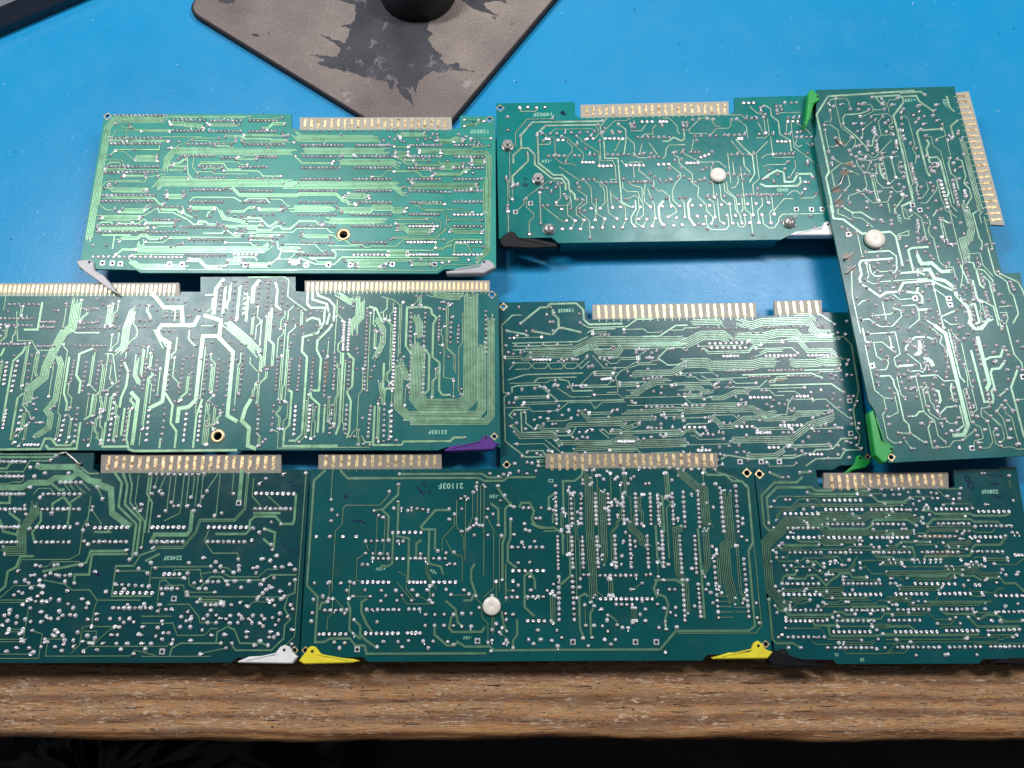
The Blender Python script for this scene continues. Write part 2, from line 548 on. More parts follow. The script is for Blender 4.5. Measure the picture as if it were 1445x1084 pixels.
def ragged(P, amp, seed):
    rr = random.Random(seed); out = []
    for i in range(len(P)):
        a = P[i]; b = P[(i+1) % len(P)]; d = b-a
        n_ = max(1, int(d.length/0.0016)); nn = Vector((-d.y, d.x, 0)).normalized()
        for k in range(n_):
            t = k/n_
            j = 0 if k == 0 else rr.gauss(0, 1)*amp*min(1, 4*t*(1-t)+0.3)
            out.append(a+d*t+nn*j)
    return out
for txt in (SP, '1150,-40 1175,0 1205,22 1238,32 1272,43 1240,22 1232,10 1262,2 1298,10 1280,-6 1300,-40', '545,-30 558,2 575,10 596,8 600,0 592,-30', '640,88 655,94 662,92 655,86'):
    v_, f_ = slab([prel(p) for p in ragged(poly_px(txt, 0, 0, 1.806, ZP), 0.00035, 5)], ZP-0.0001, ZP+0.00008)
    mesh_obj('printed_splash', v_, f_, SM, pad)

# ------------------------------------------------------------------ computer mouse, mostly beyond the frame
mc = at(591, -84, 0.012)
mouse = empty('computer_mouse', (mc.x, mc.y, ZP), 'black rounded computer mouse resting on the grey mouse pad', 'mouse')
def mouse_shell():
    V, F = [], []
    nu, nv = 40, 14
    for j in range(nv+1):
        t = j/nv*math.pi/2
        for i in range(nu):
            a = 2*math.pi*i/nu
            ca, sa = math.cos(a), math.sin(a)
            rx = 0.031*(1-0.10*math.cos(2*a)); ry = 0.056
            k = math.cos(t)**0.75
            x = rx*k*math.copysign(abs(ca)**0.85, ca); y = ry*k*math.copysign(abs(sa)**0.9, sa)
            z = 0.001+0.036*math.sin(t)**0.9*(1-0.22*(y/0.056))
            V.append((x, y, z))
    for j in range(nv):
        for i in range(nu):
            k = (i+1) % nu
            F.append((j*nu+i, j*nu+k, (j+1)*nu+k, (j+1)*nu+i))
    F.append(tuple(reversed(range(nu))))
    return V, F
M['mouse'] = simple('mouse_plastic', (0.008, 0.010, 0.013), 0.55, var=0.2, nscale=300)
v_, f_ = mouse_shell()
mesh_obj('shell', v_, f_, M['mouse'], mouse, smooth=True)
v_, f_ = tube([(-0.0035, 0.030, 0.033), (0.0035, 0.030, 0.033)], 0.0085, 18)
mesh_obj('scroll_wheel', v_, f_, M['rubber'], mouse)
v_, f_ = tube([(0, 0.018, 0.0355), (0, 0.05, 0.026)], 0.0006, 6)
mesh_obj('button_seam', v_, f_, M['hole'], mouse)

# ------------------------------------------------------------------ keyboard corner
ka, kb = at(0, 53, 0), at(124, 0, 0)
kd = (kb-ka).normalized(); kn = Vector((-kd.y, kd.x, 0))
kc = ka+kn*0.07+kd*(-0.06)
kbd = empty('keyboard', (kc.x, kc.y, 0), 'dark slate keyboard whose sloped front edge lies on the blue mat', 'keyboard')
M['slate'] = simple('slate_plastic', (0.016, 0.022, 0.036), 0.42, var=0.15, nscale=250)
M['slate2'] = simple('key_plastic', (0.07, 0.075, 0.085), 0.5, var=0.1, nscale=300)
def krel(s, d, z):
    p = ka+kd*s+kn*d-kc
    return (p.x, p.y, z)
prof = [(0, 0.0), (0.0, 0.006), (0.006, 0.014), (0.0175, 0.0165), (0.0185, 0.0168), (0.0195, 0.0162), (0.020, 0.0120), (0.15, 0.018), (0.16, 0.022), (0.16, 0.0)]
V, F = [], []
for s in (-0.30, 0.16):
    for d, z in prof: V.append(krel(s, d, z))
n = len(prof)
for k in range(n):
    j = (k+1) % n
    F.append((k, k+n, j+n, j))
F.append(tuple(range(n))); F.append(tuple(reversed(range(n, 2*n))))
mesh_obj('case', V, F, M['slate'], kbd)
v_, f_ = tube([Vector(krel(-0.30, 0.0187, 0.0168)), Vector(krel(0.16, 0.0187, 0.0168))], 0.0006, 8)
mesh_obj('rim_highlight', v_, f_, M['slate2'], kbd)  # paler strip paints a highlight along the case ridge
for r in range(4):
    for c in range(22):
        s0 = -0.285+c*0.0195+r*0.004; d0 = 0.024+r*0.0195
        if s0 > 0.13: continue
        zb = 0.012+(d0-0.02)*0.046+0.0005
        V = [krel(s0, d0, zb), krel(s0+0.0175, d0, zb), krel(s0+0.0175, d0+0.0175, zb), krel(s0, d0+0.0175, zb),
             krel(s0+0.002, d0+0.002, zb+0.007), krel(s0+0.0155, d0+0.002, zb+0.007), krel(s0+0.0155, d0+0.0155, zb+0.007), krel(s0+0.002, d0+0.0155, zb+0.007)]
        mesh_obj('key', V, [(0, 1, 5, 4), (1, 2, 6, 5), (2, 3, 7, 6), (3, 0, 4, 7), (4, 5, 6, 7)], M['slate2'], kbd)

# ------------------------------------------------------------------ crumpled bag on the floor in front of the bench
bp = at(150, 1110, -0.42)
bag = empty('plastic_bag', (bp.x, bp.y, -0.74), 'crumpled glossy black plastic bag in the dark below the bench', 'bag')
rng = random.Random(11)
V, F = [], []
nu, nv = 64, 26
ph = [(rng.uniform(2, 13), rng.uniform(2, 9), rng.uniform(0, 6.28), rng.uniform(0.004, 0.016)) for _ in range(16)]
for j in range(nv+1):
    t = j/nv*math.pi/2
    for i in range(nu):
        a = 2*math.pi*i/nu
        k = math.cos(t)**0.6
        d = 0
        for fa, ft, p0, am in ph:
            d += am*abs(math.sin(round(fa)*a/2*2+p0+3*t))*math.cos(ft*t+p0)
        r = 0.15*k*(1+d*1.2)+d*0.3*k
        V.append((r*1.3*math.cos(a), r*math.sin(a), 0.32*math.sin(t)+d*0.8*math.sin(t)))
for j in range(nv):
    for i in range(nu):
        k = (i+1) % nu
        F.append((j*nu+i, j*nu+k, (j+1)*nu+k, (j+1)*nu+i))
F.append(tuple(reversed(range(nu))))
M['film'] = simple('black_film', (0.012, 0.012, 0.015), 0.22)
mesh_obj('film', V, F, M['film'], bag, smooth=True)

# ------------------------------------------------------------------ circuit boards
CROPS = {'A1': (100, 140, 4.169), 'A2': (400, 140, 4.169), 'D1': (0, 380, 4.014), 'D2': (350, 380, 3.870),
         'B1': (695, 135, 4.928), 'B2': (935, 135, 4.928), 'C1': (1130, 110, 5.706), 'C2': (1270, 110, 5.706),
         'C3': (1160, 290, 6.02), 'C4': (1295, 290, 6.02), 'C5': (1180, 460, 5.42), 'C6': (1305, 460, 5.42),
         'E1': (700, 420, 4.337), 'E2': (960, 420, 4.337), 'F8': (0, 620, 10.32), 'F1': (0, 630, 3.286), 'F2': (200, 630, 3.283),
         'G1': (420, 630, 3.389), 'G2': (750, 630, 3.389), 'H1': (1060, 650, 7.225), 'H2': (1250, 650, 7.226),
         'H3': (1060, 790, 6.995), 'H4': (1250, 790, 6.995), 'X': (0, 0, 1.0)}
TW = {1: 0.40, 2: 0.72, 3: 1.15, 4: 2.0, 5: 3.0}      # trace widths in mm

def ribbon(V, F, pts, wd, h):
    """raised copper strip with mitred corners, local mm -> metres"""
    P = [Vector(p) for p in pts]
    Q = [P[0]]
    for p in P[1:]:
        if (p-Q[-1]).length > 0.05: Q.append(p)
    if len(Q) < 2: return
    n = len(Q); base = len(V); hw = wd/2
    for i in range(n):
        d0 = (Q[i]-Q[i-1]).normalized() if i else (Q[1]-Q[0]).normalized()
        d1 = (Q[i+1]-Q[i]).normalized() if i < n-1 else d0
        n0 = Vector((-d0.y, d0.x)); n1 = Vector((-d1.y, d1.x))
        m = n0+n1
        if m.length < 0.3: m = n1
        m.normalize()
        k = hw/max(m.dot(n1), 0.5)
        p = Q[i]
        if i == 0: p = p-d0*hw*0.6
        if i == n-1: p = p+d0*hw*0.6
        for s, z in ((k+0.05, 0.0), (k, h), (-k, h), (-k-0.05, 0.0)):
            V.append(((p.x+m.x*s)*MM, (p.y+m.y*s)*MM, z*MM))
    for i in range(n-1):
        a = base+4*i; b = a+4
        F.append((a, a+1, b+1, b)); F.append((a+1, a+2, b+2, b+1)); F.append((a+2, a+3, b+3, b+2))
    F.append((base, base+3, base+2, base+1)); e = base+4*(n-1); F.append((e, e+1, e+2, e+3))

def offset_line(pts, d):
    P = [Vector(p) for p in pts]; out = []
    for i in range(len(P)):
        d0 = (P[i]-P[i-1]).normalized() if i else (P[1]-P[0]).normalized()
        d1 = (P[i+1]-P[i]).normalized() if i < len(P)-1 else d0
        n1 = Vector((-d1.y, d1.x)); m = Vector((-d0.y, d0.x))+n1
        if m.length < 0.3: m = n1
        m.normalize()
        out.append(P[i]+m*(d/max(m.dot(n1), 0.5)))
    return out

def snap(pts):
    P = [list(p) for p in pts]
    for _ in range(2):
        for i in range(len(P)-1):
            dx = P[i+1][0]-P[i][0]; dy = P[i+1][1]-P[i][1]
            if abs(dy) < 0.16*abs(dx):
                m = (P[i][1]+P[i+1][1])/2; P[i][1] = P[i+1][1] = m
            elif abs(dx) < 0.16*abs(dy):
                m = (P[i][0]+P[i+1][0])/2; P[i][0] = P[i+1][0] = m
    return P

DOME = [(0.74, 0.0), (0.70, 0.14), (0.52, 0.36), (0.33, 0.64), (0.17, 0.84)]
RING = [(0.76, 0.0), (0.72, 0.15), (0.52, 0.24), (0.34, 0.17), (0.17, 0.05)]
def joint(V, F, x, y, prof, s, n=9, rnd=random):
    base = len(V)
    ox, oy = rnd.gauss(0, 0.07), rnd.gauss(0, 0.07)
    hs = s*rnd.uniform(0.75, 1.2); el = rnd.uniform(0.9, 1.12); ph = rnd.random()*6
    for k, (r, h) in enumerate(prof):
        t = k/(len(prof)-1)
        for i in range(n):
            a = ph+2*math.pi*i/n
            V.append(((x+ox*t*2+r*s*el*math.cos(a))*MM, (y+oy*t*2+r*s/el*math.sin(a))*MM, (0.02+h*hs)*MM))
    for k in range(len(prof)-1):
        for i in range(n):
            j = (i+1) % n
            F.append((base+k*n+i, base+k*n+j, base+(k+1)*n+j, base+(k+1)*n+i))
    F.append(tuple(base+(len(prof)-1)*n+i for i in range(n)))

def lead(V, F, x, y, ang, ln, s=1.0):
    """clinched component lead under solder"""
    dx, dy = math.cos(ang), math.sin(ang)
    a, b = tube([(x*MM, y*MM, 0.42*s*MM), ((x+dx*ln*0.5)*MM, (y+dy*ln*0.5)*MM, 0.5*s*MM), ((x+dx*ln)*MM, (y+dy*ln)*MM, 0.22*s*MM)], 0.26*s*MM, 6)
    o = len(V); V.extend(tuple(q) for q in a); F.extend(tuple(i+o for i in f) for f in b)

class Board:
    G = 0.80
    GS = {'A': 0.82, 'B': 1.3, 'C': 1.25, 'D': 0.88, 'E': 1.08, 'F': 1.15, 'G': 1.0, 'H': 1.05}
    def __init__(self, key, name, ztop, outline, axis, label, mask, trace, seed):
        self.key = key; self.G = self.GS[key]; self.z = ztop*MM; self.rnd = random.Random(seed)
        self.out_px = outline
        W = [at(p[0], p[1], self.z) for p in outline]
        self.o = Vector((sum(p.x for p in W)/len(W), sum(p.y for p in W)/len(W), 0))
        a, b = at(*axis[0], self.z), at(*axis[1], self.z)
        self.yaw = math.atan2(b.y-a.y, b.x-a.x) + (axis[2] if len(axis) > 2 else 0)
        self.root = empty(name, (self.o.x, self.o.y, 0), label, 'circuit board')
        self.root.rotation_euler = (0, 0, self.yaw)
        # everything on the board lives in a frame at its top surface
        self.mask, self.trace = mask, trace
        self.poly = [self.loc(*p) for p in outline]
        self.holes = []; self.pads = []; self.rings = []; self.sq = []; self.lines = []; self.wides = []; self.fills = []; self.excl = []
        self.leads = []; self.small = []; self.scat = []
        self.h_i = 0
        xs = [p[0] for p in self.poly]; ys = [p[1] for p in self.poly]
        self.x0, self.y0 = min(xs), min(ys)
        self.nx = int((max(xs)-self.x0)/self.G)+2; self.ny = int((max(ys)-self.y0)/self.G)+2
    def loc(self, px, py, dz=0.0):
        p = at(px, py, self.z+dz)-self.o
        c, s = math.cos(-self.yaw), math.sin(-self.yaw)
        return ((p.x*c-p.y*s)/MM, (p.x*s+p.y*c)/MM)          # mm
    def part(self, name, vf, mat, smooth=False, kind=None, parent=None, z=None):
        o = mesh_obj(name, vf[0], vf[1], mat, parent or self.root, smooth, kind=kind)
        if parent is None:
            o.location = (0, 0, self.z if z is None else z)
        return o
    # ---- traced data
    def read(self, crop, txt):
        ox, oy, s = CROPS[crop]
        for line in txt.strip().split('\n'):
            for cmd in line.split(';'):
                tk = cmd.split()
                if not tk: continue
                k = tk[0]; nums = []; pts = []
                for t in tk[1:]:
                    if ',' in t:
                        a, b = t.split(','); pts.append(self.loc(ox+float(a)/s, oy+float(b)/s))
                    elif t not in ('h', 'v'): nums.append(float(t))
                if k == 't':
                    P = snap(pts); wd = TW[int(nums[0])]
                    (self.wides if nums[0] >= 3 else self.lines).append((P, wd))
                elif k == 'b':
                    P = snap(pts); n = int(nums[0]); pit = nums[1] if len(nums) > 1 else {'E': 1.0, 'G': 0.92, 'H': 0.95}.get(self.key, 0.84)
                    for i in range(n):
                        L = [Vector(q) for q in offset_line(P, (i-(n-1)/2)*pit)]
                        for e, f in ((0, 1), (-1, -2)):
                            d = L[f]-L[e]
                            L[e] = L[e]+d.normalized()*min(d.length*0.5, self.rnd.uniform(-1.0, 3.5))
                            if self.rnd.random() < 0.45: self.small.append(tuple(L[e]))
                        self.lines.append((L, 0.47 if self.key in 'AD' else 0.38))
                elif k in 'ro':
                    n = int(nums[0]); a, b = pts
                    dst = self.pads if k == 'r' else self.rings
                    for i in range(n):
                        t = i/max(1, n-1)
                        dst.append((a[0]+(b[0]-a[0])*t, a[1]+(b[1]-a[1])*t))
                elif k == 'p': self.pads += pts
                elif k == 'u': self.rings += pts
                elif k == 'q': self.sq += pts
                elif k == 'l':
                    for p in pts: self.pads.append(p); self.leads.append((p, math.radians(nums[0]), nums[1]))
                elif k == 's': self.scat.append((int(nums[0]), pts))
                elif k == 'f': self.fills.append((tk[1], int(float(tk[2])), int(float(tk[3])), pts))
                elif k == 'x': self.excl.append(pts)
    # ---- fill with routed nets
    def cell(self, x, y): return int((x-self.x0)/self.G), int((y-self.y0)/self.G)
    def block_disc(self, x, y, r):
        G = self.G
        i0, j0 = self.cell(x-r, y-r); i1, j1 = self.cell(x+r, y+r)
        for i in range(max(0, i0), min(self.nx-1, i1)+1):
            for j in range(max(0, j0), min(self.ny-1, j1)+1):
                if (self.x0+(i+0.5)*G-x)**2+(self.y0+(j+0.5)*G-y)**2 <= r*r: self.occ[i, j] = 1
    def block_line(self, P, hw):
        for a, b in zip(P[:-1], P[1:]):
            L = math.hypot(b[0]-a[0], b[1]-a[1]); n = max(1, int(L/0.4))
            for i in range(n+1):
                t = i/n; self.block_disc(a[0]+(b[0]-a[0])*t, a[1]+(b[1]-a[1])*t, hw)
    def route(self):
        rnd = self.rnd; G = self.G
        self.occ = np.zeros((self.nx, self.ny), np.uint8)
        cx = self.x0+(np.arange(self.nx)+0.5)*G; cy = self.y0+(np.arange(self.ny)+0.5)*G
        X, Y = np.meshgrid(cx, cy, indexing='ij')
        ins = np.zeros_like(X, bool)
        P = self.poly
        for i in range(len(P)):
            xa, ya = P[i]; xb, yb = P[i-1]
            if ya != yb:
                ins ^= ((ya > Y) != (yb > Y)) & (X < (xb-xa)*(Y-ya)/(yb-ya)+xa)
        self.occ[~ins] = 1
        for i in range(len(P)):
            self.block_line([P[i-1], P[i]], 2.2)
        for p in self.pads+self.rings: self.block_disc(p[0], p[1], 1.0)
        for p in self.sq: self.block_disc(p[0], p[1], 1.5)
        for h in self.holes: self.block_disc(h[0], h[1], h[2]+1.2)
        for Q, wd in self.lines+self.wides: self.block_line(Q, wd/2+0.42)
        for r in self.excl:
            a, b = r
            i0, j0 = self.cell(min(a[0], b[0]), min(a[1], b[1])); i1, j1 = self.cell(max(a[0], b[0]), max(a[1], b[1]))
            self.occ[max(0, i0):i1+1, max(0, j0):j1+1] = 1
        occ = self.occ
        for d, cnt, kmax, rg in self.fills:
            i0, j0 = self.cell(min(p[0] for p in rg), min(p[1] for p in rg)); i1, j1 = self.cell(max(p[0] for p in rg), max(p[1] for p in rg))
            i0, j0 = max(1, i0), max(1, j0); i1, j1 = min(self.nx-2, i1), min(self.ny-2, j1)
            for _ in range(cnt):
                i, j = rnd.randint(i0, i1), rnd.randint(j0, j1)
                k = rnd.randint(1, kmax)
                f = (1, 0) if d == 'h' else (0, 1); s = (0, 1) if d == 'h' else (1, 0)
                st = [(i+s[0]*q, j+s[1]*q) for q in range(k)]
                while st and not all(0 < a < self.nx-1 and 0 < b < self.ny-1 and not occ[a, b] for a, b in st): st.pop()
                if not st: continue
                halves = []
                for sg in (1, -1):
                    cur = list(st); paths = [[c] for c in cur]; diag = 0; left = 0
                    own = set(cur)
                    maxl = rnd.randint(10, 60)
                    for step in range(maxl):
                        opts = []
                        if left > 0: opts = [diag, 0]
                        elif rnd.random() < 0.06: diag = rnd.choice((-1, 1)); left = rnd.randint(2, 6); opts = [diag, 0]
                        else:
                            o = rnd.choice((-1, 1)); opts = [0, o, -o]
                        moved = False
                        for op in opts:
                            nxt = [(a+f[0]*sg+s[0]*op, b+f[1]*sg+s[1]*op) for a, b in cur]
                            ok = True
                            for (a, b), (a0, b0) in zip(nxt, cur):
                                if not (i0 <= a <= i1 and j0 <= b <= j1) or (occ[a, b] and (a, b) not in own): ok = False; break
                                if op:
                                    c1 = (a0+f[0]*sg, b0+f[1]*sg); c2 = (a0+s[0]*op, b0+s[1]*op)
                                    if (occ[c1] and c1 not in own) or (occ[c2] and c2 not in own): ok = False; break
                            if ok:
                                if op != 0 and left == 0: diag = op; left = rnd.randint(1, 3)
                                elif left > 0: left -= 1
                                cur = nxt; moved = True
                                for q, c in enumerate(cur): paths[q].append(c)
                                own.update(cur)
                                break
                        if not moved: break
                    halves.append(paths)
                for q in range(len(st)):
                    path = halves[1][q][:0:-1]+halves[0][q]
                    cutA, cutB = rnd.randint(0, 4), rnd.randint(0, 4)
                    if len(path) > 18: path = path[cutA:len(path)-cutB]
                    if len(path) < 7: continue
                    for a, b in path: occ[a, b] = 1
                    pts = [path[0]]
                    for a, b, c in zip(path[:-2], path[1:-1], path[2:]):
                        if (b[0]-a[0], b[1]-a[1]) != (c[0]-b[0], c[1]-b[1]): pts.append(b)
                    pts.append(path[-1])
                    mmP = [(self.x0+(a+0.5)*G, self.y0+(b+0.5)*G) for a, b in pts]
                    self.lines.append((mmP, rnd.choice((0.36, 0.40, 0.40, 0.60))))
                    for e in (mmP[0], mmP[-1]):
                        if rnd.random() < 0.8:
                            (self.pads if rnd.random() < 0.6 else self.rings).append(e); self.block_disc(e[0], e[1], 0.9)
        for cnt, (a, b) in self.scat:
            for _ in range(cnt*6):
                if cnt <= 0: break
                x = rnd.uniform(min(a[0], b[0]), max(a[0], b[0])); y = rnd.uniform(min(a[1], b[1]), max(a[1], b[1]))
                i, j = self.cell(x, y)
                if 0 < i < self.nx and 0 < j < self.ny and not occ[i, j]:
                    self.pads.append((x, y)); self.block_disc(x, y, 1.3); cnt -= 1
    # ---- parts
    def eyelet(self, px, py, r, style):
        x, y = self.loc(px, py)
        self.holes.append((x, y, r, style))
    def build(self, lead_p=0.16, lead_ang=90, psize=1.0):
        rnd = self.rnd
        self.route()
        hp = [circle(h[0]*MM, h[1]*MM, h[2]*MM*0.98, 14) for h in self.holes]
        self.part('substrate', slab([(x*MM, y*MM) for x, y in self.poly], -1.6*MM, 0, hp), self.mask)
        for x, y, r, style in self.holes:
            if style == 'big':
                vf = lathe(x*MM, y*MM, [(r*1.6*MM, 0.02*MM), (r*1.6*MM, 0.14*MM), (r*1.05*MM, 0.22*MM), (r*0.9*MM, 0.10*MM), (r*0.9*MM, -1.62*MM)], 24, 0, False)
                self.part('eyelet', vf, M['gold_clean'], True)
            else:
                V, F = slab(circle(x*MM, y*MM, r*1.75*MM, 4, 0), 0.03*MM, 0.16*MM, [circle(x*MM, y*MM, r*0.96*MM, 14)])
                self.part('eyelet', (V, F), M['gold_clean'] if style == 'gold' else M['silver'])
        V, F = [], []
        for P, wd in self.lines:
            self.h_i += 1; ribbon(V, F, P, wd, 0.07+0.0016*(self.h_i % 50))
        if V: self.part('fine_traces', (V, F), self.trace, kind='stuff')
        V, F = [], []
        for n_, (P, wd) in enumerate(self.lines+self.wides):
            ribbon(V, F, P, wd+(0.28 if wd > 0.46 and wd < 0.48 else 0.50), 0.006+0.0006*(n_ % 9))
        if V: self.part('trace_borders', (V, F), M['clearance'], kind='stuff')  # wider dark ribbon laid beneath every trace
        for P, wd in self.wides:
            self.h_i += 1; V, F = [], []
            ribbon(V, F, P, wd, 0.08+0.0016*(self.h_i % 50)); self.part('wide_trace', (V, F), self.trace)
        V, F = [], []
        for p in self.pads:
            s = psize*rnd.uniform(0.85, 1.22); joint(V, F, p[0], p[1], DOME, s, rnd=rnd)
            if rnd.random() < lead_p:
                lead(V, F, p[0], p[1], math.radians(lead_ang)+rnd.gauss(0, 0.5), rnd.uniform(1.0, 1.9), psize)
        for p in self.small: joint(V, F, p[0], p[1], DOME, psize*rnd.uniform(0.6, 0.8), rnd=rnd)
        for p, a, ln in self.leads: lead(V, F, p[0], p[1], a, ln, 1.2)
        for p in self.rings: joint(V, F, p[0], p[1], RING, psize*rnd.uniform(0.9, 1.1), rnd=rnd)
        cv, cf = [], []
        for n_, p in enumerate(self.pads+self.rings):
            o_ = len(cv); r = psize*rnd.uniform(0.95, 1.12); z_ = (0.012+0.0016*(n_ % 20))*MM
            cv.extend((a*MM, b*MM, z_) for a, b in circle(p[0], p[1], r, 10)); cf.append(tuple(range(o_, o_+10)))
        if cv: self.part('pad_clearances', (cv, cf), M['clearance'], kind='stuff')
        if V: self.part('solder_joints', (V, F), M['solder'], True, 'stuff')
        for x, y in self.sq:
            V, F = slab([((x-1.3)*MM, (y-1.3)*MM), ((x+1.3)*MM, (y-1.3)*MM), ((x+1.3)*MM, (y+1.3)*MM), ((x-1.3)*MM, (y+1.3)*MM)], 0.0, 0.21*MM)
            o = self.part('square_pad', (V, F), M['solder'])
            v2, f2 = [], []
            joint(v2, f2, x, y, [(0.8, 0.2), (0.75, 0.55), (0.5, 0.75), (0.2, 0.8)], 1.0, rnd=rnd)
            mesh_obj('pin', v2, f2, M['chip'], o, True)
        self.under()
    def under(self):
        """component bodies on the hidden side, which the board rests on"""
        rnd = self.rnd; n = 0
        clear = self.z-1.6*MM
        for _ in range(400):
            if n >= 14: break
            i, j = rnd.randint(0, self.nx-1), rnd.randint(0, self.ny-1)
            x, y = self.x0+(i+.5)*self.G, self.y0+(j+.5)*self.G
            def inside(x, y):
                c = False; P = self.poly
                for k in range(len(P)):
                    xa, ya = P[k]; xb, yb = P[k-1]
                    if (ya > y) != (yb > y) and x < (xb-xa)*(y-ya)/(yb-ya)+xa: c = not c
                return c
            w, h = (9.5, 3.4) if rnd.random() < 0.8 else (5.0, 5.0)
            if not all(inside(x+a, y+b) for a in (-w-7, w+7) for b in (-h-7, h+7)): continue
            c = Matrix.Rotation(self.yaw, 3, 'Z') @ Vector((x*MM, y*MM, 0))+self.o
            if nogo(c, self.key): continue
            if any(abs(x-q[0]) < w+q[2]+2 and abs(y-q[1]) < h+q[3]+2 for q in getattr(self, 'und', [])): continue
            self.und = getattr(self, 'und', [])+[(x, y, w, h)]
            vf = slab([((x-w)*MM, (y-h)*MM), ((x+w)*MM, (y-h)*MM), ((x+w)*MM, (y+h)*MM), ((x-w)*MM, (y+h)*MM)], 0.00001, clear)
            self.part('component', vf, M['chip'] if w > 6 else M['chip2'], z=0.0); n += 1
    def connector(self, poly_px, c0, c1, n, length_px, wear, width=1.55, vert=True, hole_end=None, long_first=0):
        P = [self.loc(*p) for p in poly_px]
        sl = self.part('edge_connector', slab([(x*MM, y*MM) for x, y in P], -1.55*MM, 0.03*MM), M['fibre_dark' if self.key in 'FGH' else 'fibre'])
        a, b = self.loc(*c0), self.loc(*c1)
        # length in mm from pixel extent
        if vert:
            q0, q1 = self.loc(c0[0], c0[1]-length_px/2), self.loc(c0[0], c0[1]+length_px/2)
        else:
            q0, q1 = self.loc(c0[0]-length_px/2, c0[1]), self.loc(c0[0]+length_px/2, c0[1])
        ln = math.hypot(q1[0]-q0[0], q1[1]-q0[1])
        def contact_mesh(ln):
            hw = width/2; r = hw; pts = []
            for k in range(9):
                an = math.pi*k/8; pts.append((hw*math.cos(an), ln/2-r+hw*math.sin(an)))
            for k in range(9):
                an = math.pi+math.pi*k/8; pts.append((hw*math.cos(an), -ln/2+r+hw*math.sin(an)))
            if not vert: pts = [(-y, x) for x, y in pts]
            v, f = bevel_slab([(x*MM, y*MM) for x, y in pts], 0.0, 0.16*MM, 0.05*MM)
            hx, hy = (0, -ln/2+r*0.9) if vert else (-ln/2+r*0.9, 0)
            nf = len(f); o = len(v)
            for k in range(8):
                an = 2*math.pi*k/8; v.append(((hx+0.30*math.cos(an))*MM, (hy+0.30*math.sin(an))*MM, 0.175*MM))
            f.append(tuple(range(o, o+8)))
            me = bpy.data.meshes.new('contact'); me.from_pydata(v, [], f); me.update()
            me.materials.append(M[wear]); me.materials.append(M['hole'])
            me.polygons[nf].material_index = 1
            return me
        me = contact_mesh(ln); me2 = contact_mesh(ln*1.28) if long_first else None
        for i in range(n):
            t = i/max(1, n-1)
            x = a[0]+(b[0]-a[0])*t; y = a[1]+(b[1]-a[1])*t
            lf = i < long_first
            o = link(bpy.data.objects.new('contact', me2 if lf else me), sl)
            o.location = (x*MM, (y-(ln*0.14 if lf else 0))*MM, 0.032*MM)
            if not lf:      # thin neck into the circuit
                dx, dy = (0, -ln/2-1.6) if vert else (-ln/2-1.6, 0)
                ex, ey = (0, -ln/2+0.3) if vert else (-ln/2+0.3, 0)
                self.lines.append(([(x+ex, y+ey), (x+dx, y+dy)], 0.5))
        return sl
    def lever(self, color, crop, txt, hole=None, up=1.6, down=3.0):
        ox, oy, s = CROPS[crop]
        pts = [self.loc(ox+float(p.split(',')[0])/s, oy+float(p.split(',')[1])/s, up*MM) for p in txt.split()]
        hs = []
        poly = [(x*MM, y*MM) for x, y in pts]
        vf = bevel_slab(poly, -down*MM, up*MM, 0.5*MM)
        o = self.part('lever', vf, M[color])
        o['label'] = color+' plastic card lever at the board corner'
        if hole:
            hx, hy = self.loc(ox+hole[0]/s, oy+hole[1]/s, up*MM)
            mesh_obj('pivot_hole', [(x, y, (up+0.012)*MM) for x, y in circle(hx*MM, hy*MM, 0.75*MM, 12)], [tuple(range(12))], M['hole'], o)
            far = max(pts, key=lambda p: math.hypot(p[0]-hx, p[1]-hy))
            cen = (sum(p[0] for p in pts)/len(pts), sum(p[1] for p in pts)/len(pts))
            RV, RF = [], []
            ribbon(RV, RF, [(hx*0.35+cen[0]*0.65, hy*0.35+cen[1]*0.65), (far[0]*0.72+cen[0]*0.28, far[1]*0.72+cen[1]*0.28)], 0.55, 0.35)
            rb = mesh_obj('rib', RV, RF, M[color], o); rb.location = (0, 0, up*MM)
            v, f = slab(circle(hx*MM, hy*MM, 0.95*MM, 14), up*MM, (up+0.06)*MM, [circle(hx*MM, hy*MM, 0.74*MM, 14)])
            mesh_obj('pivot_rim', v, f, M[color], o)
        return o
    def rivet(self, px, py, r_px):
        x, y = self.loc(px, py, 2*MM); x2, _ = self.loc(px+r_px, py, 2*MM)
        r = math.hypot(x2-x, 0)
        prof = [(r*0.95, 0), (r, 0.12*r), (r*0.985, 0.28*r), (r*0.93, 0.38*r), (r*0.82, 0.45*r), (r*0.5, 0.50*r), (r*0.13, 0.52*r), (r*0.10, 0.50*r), (r*0.03, 0.49*r)]
        return self.part('plastic_rivet', lathe(x*MM, y*MM, [(a*MM, b*MM) for a, b in prof], 32), M['nylon'], True)
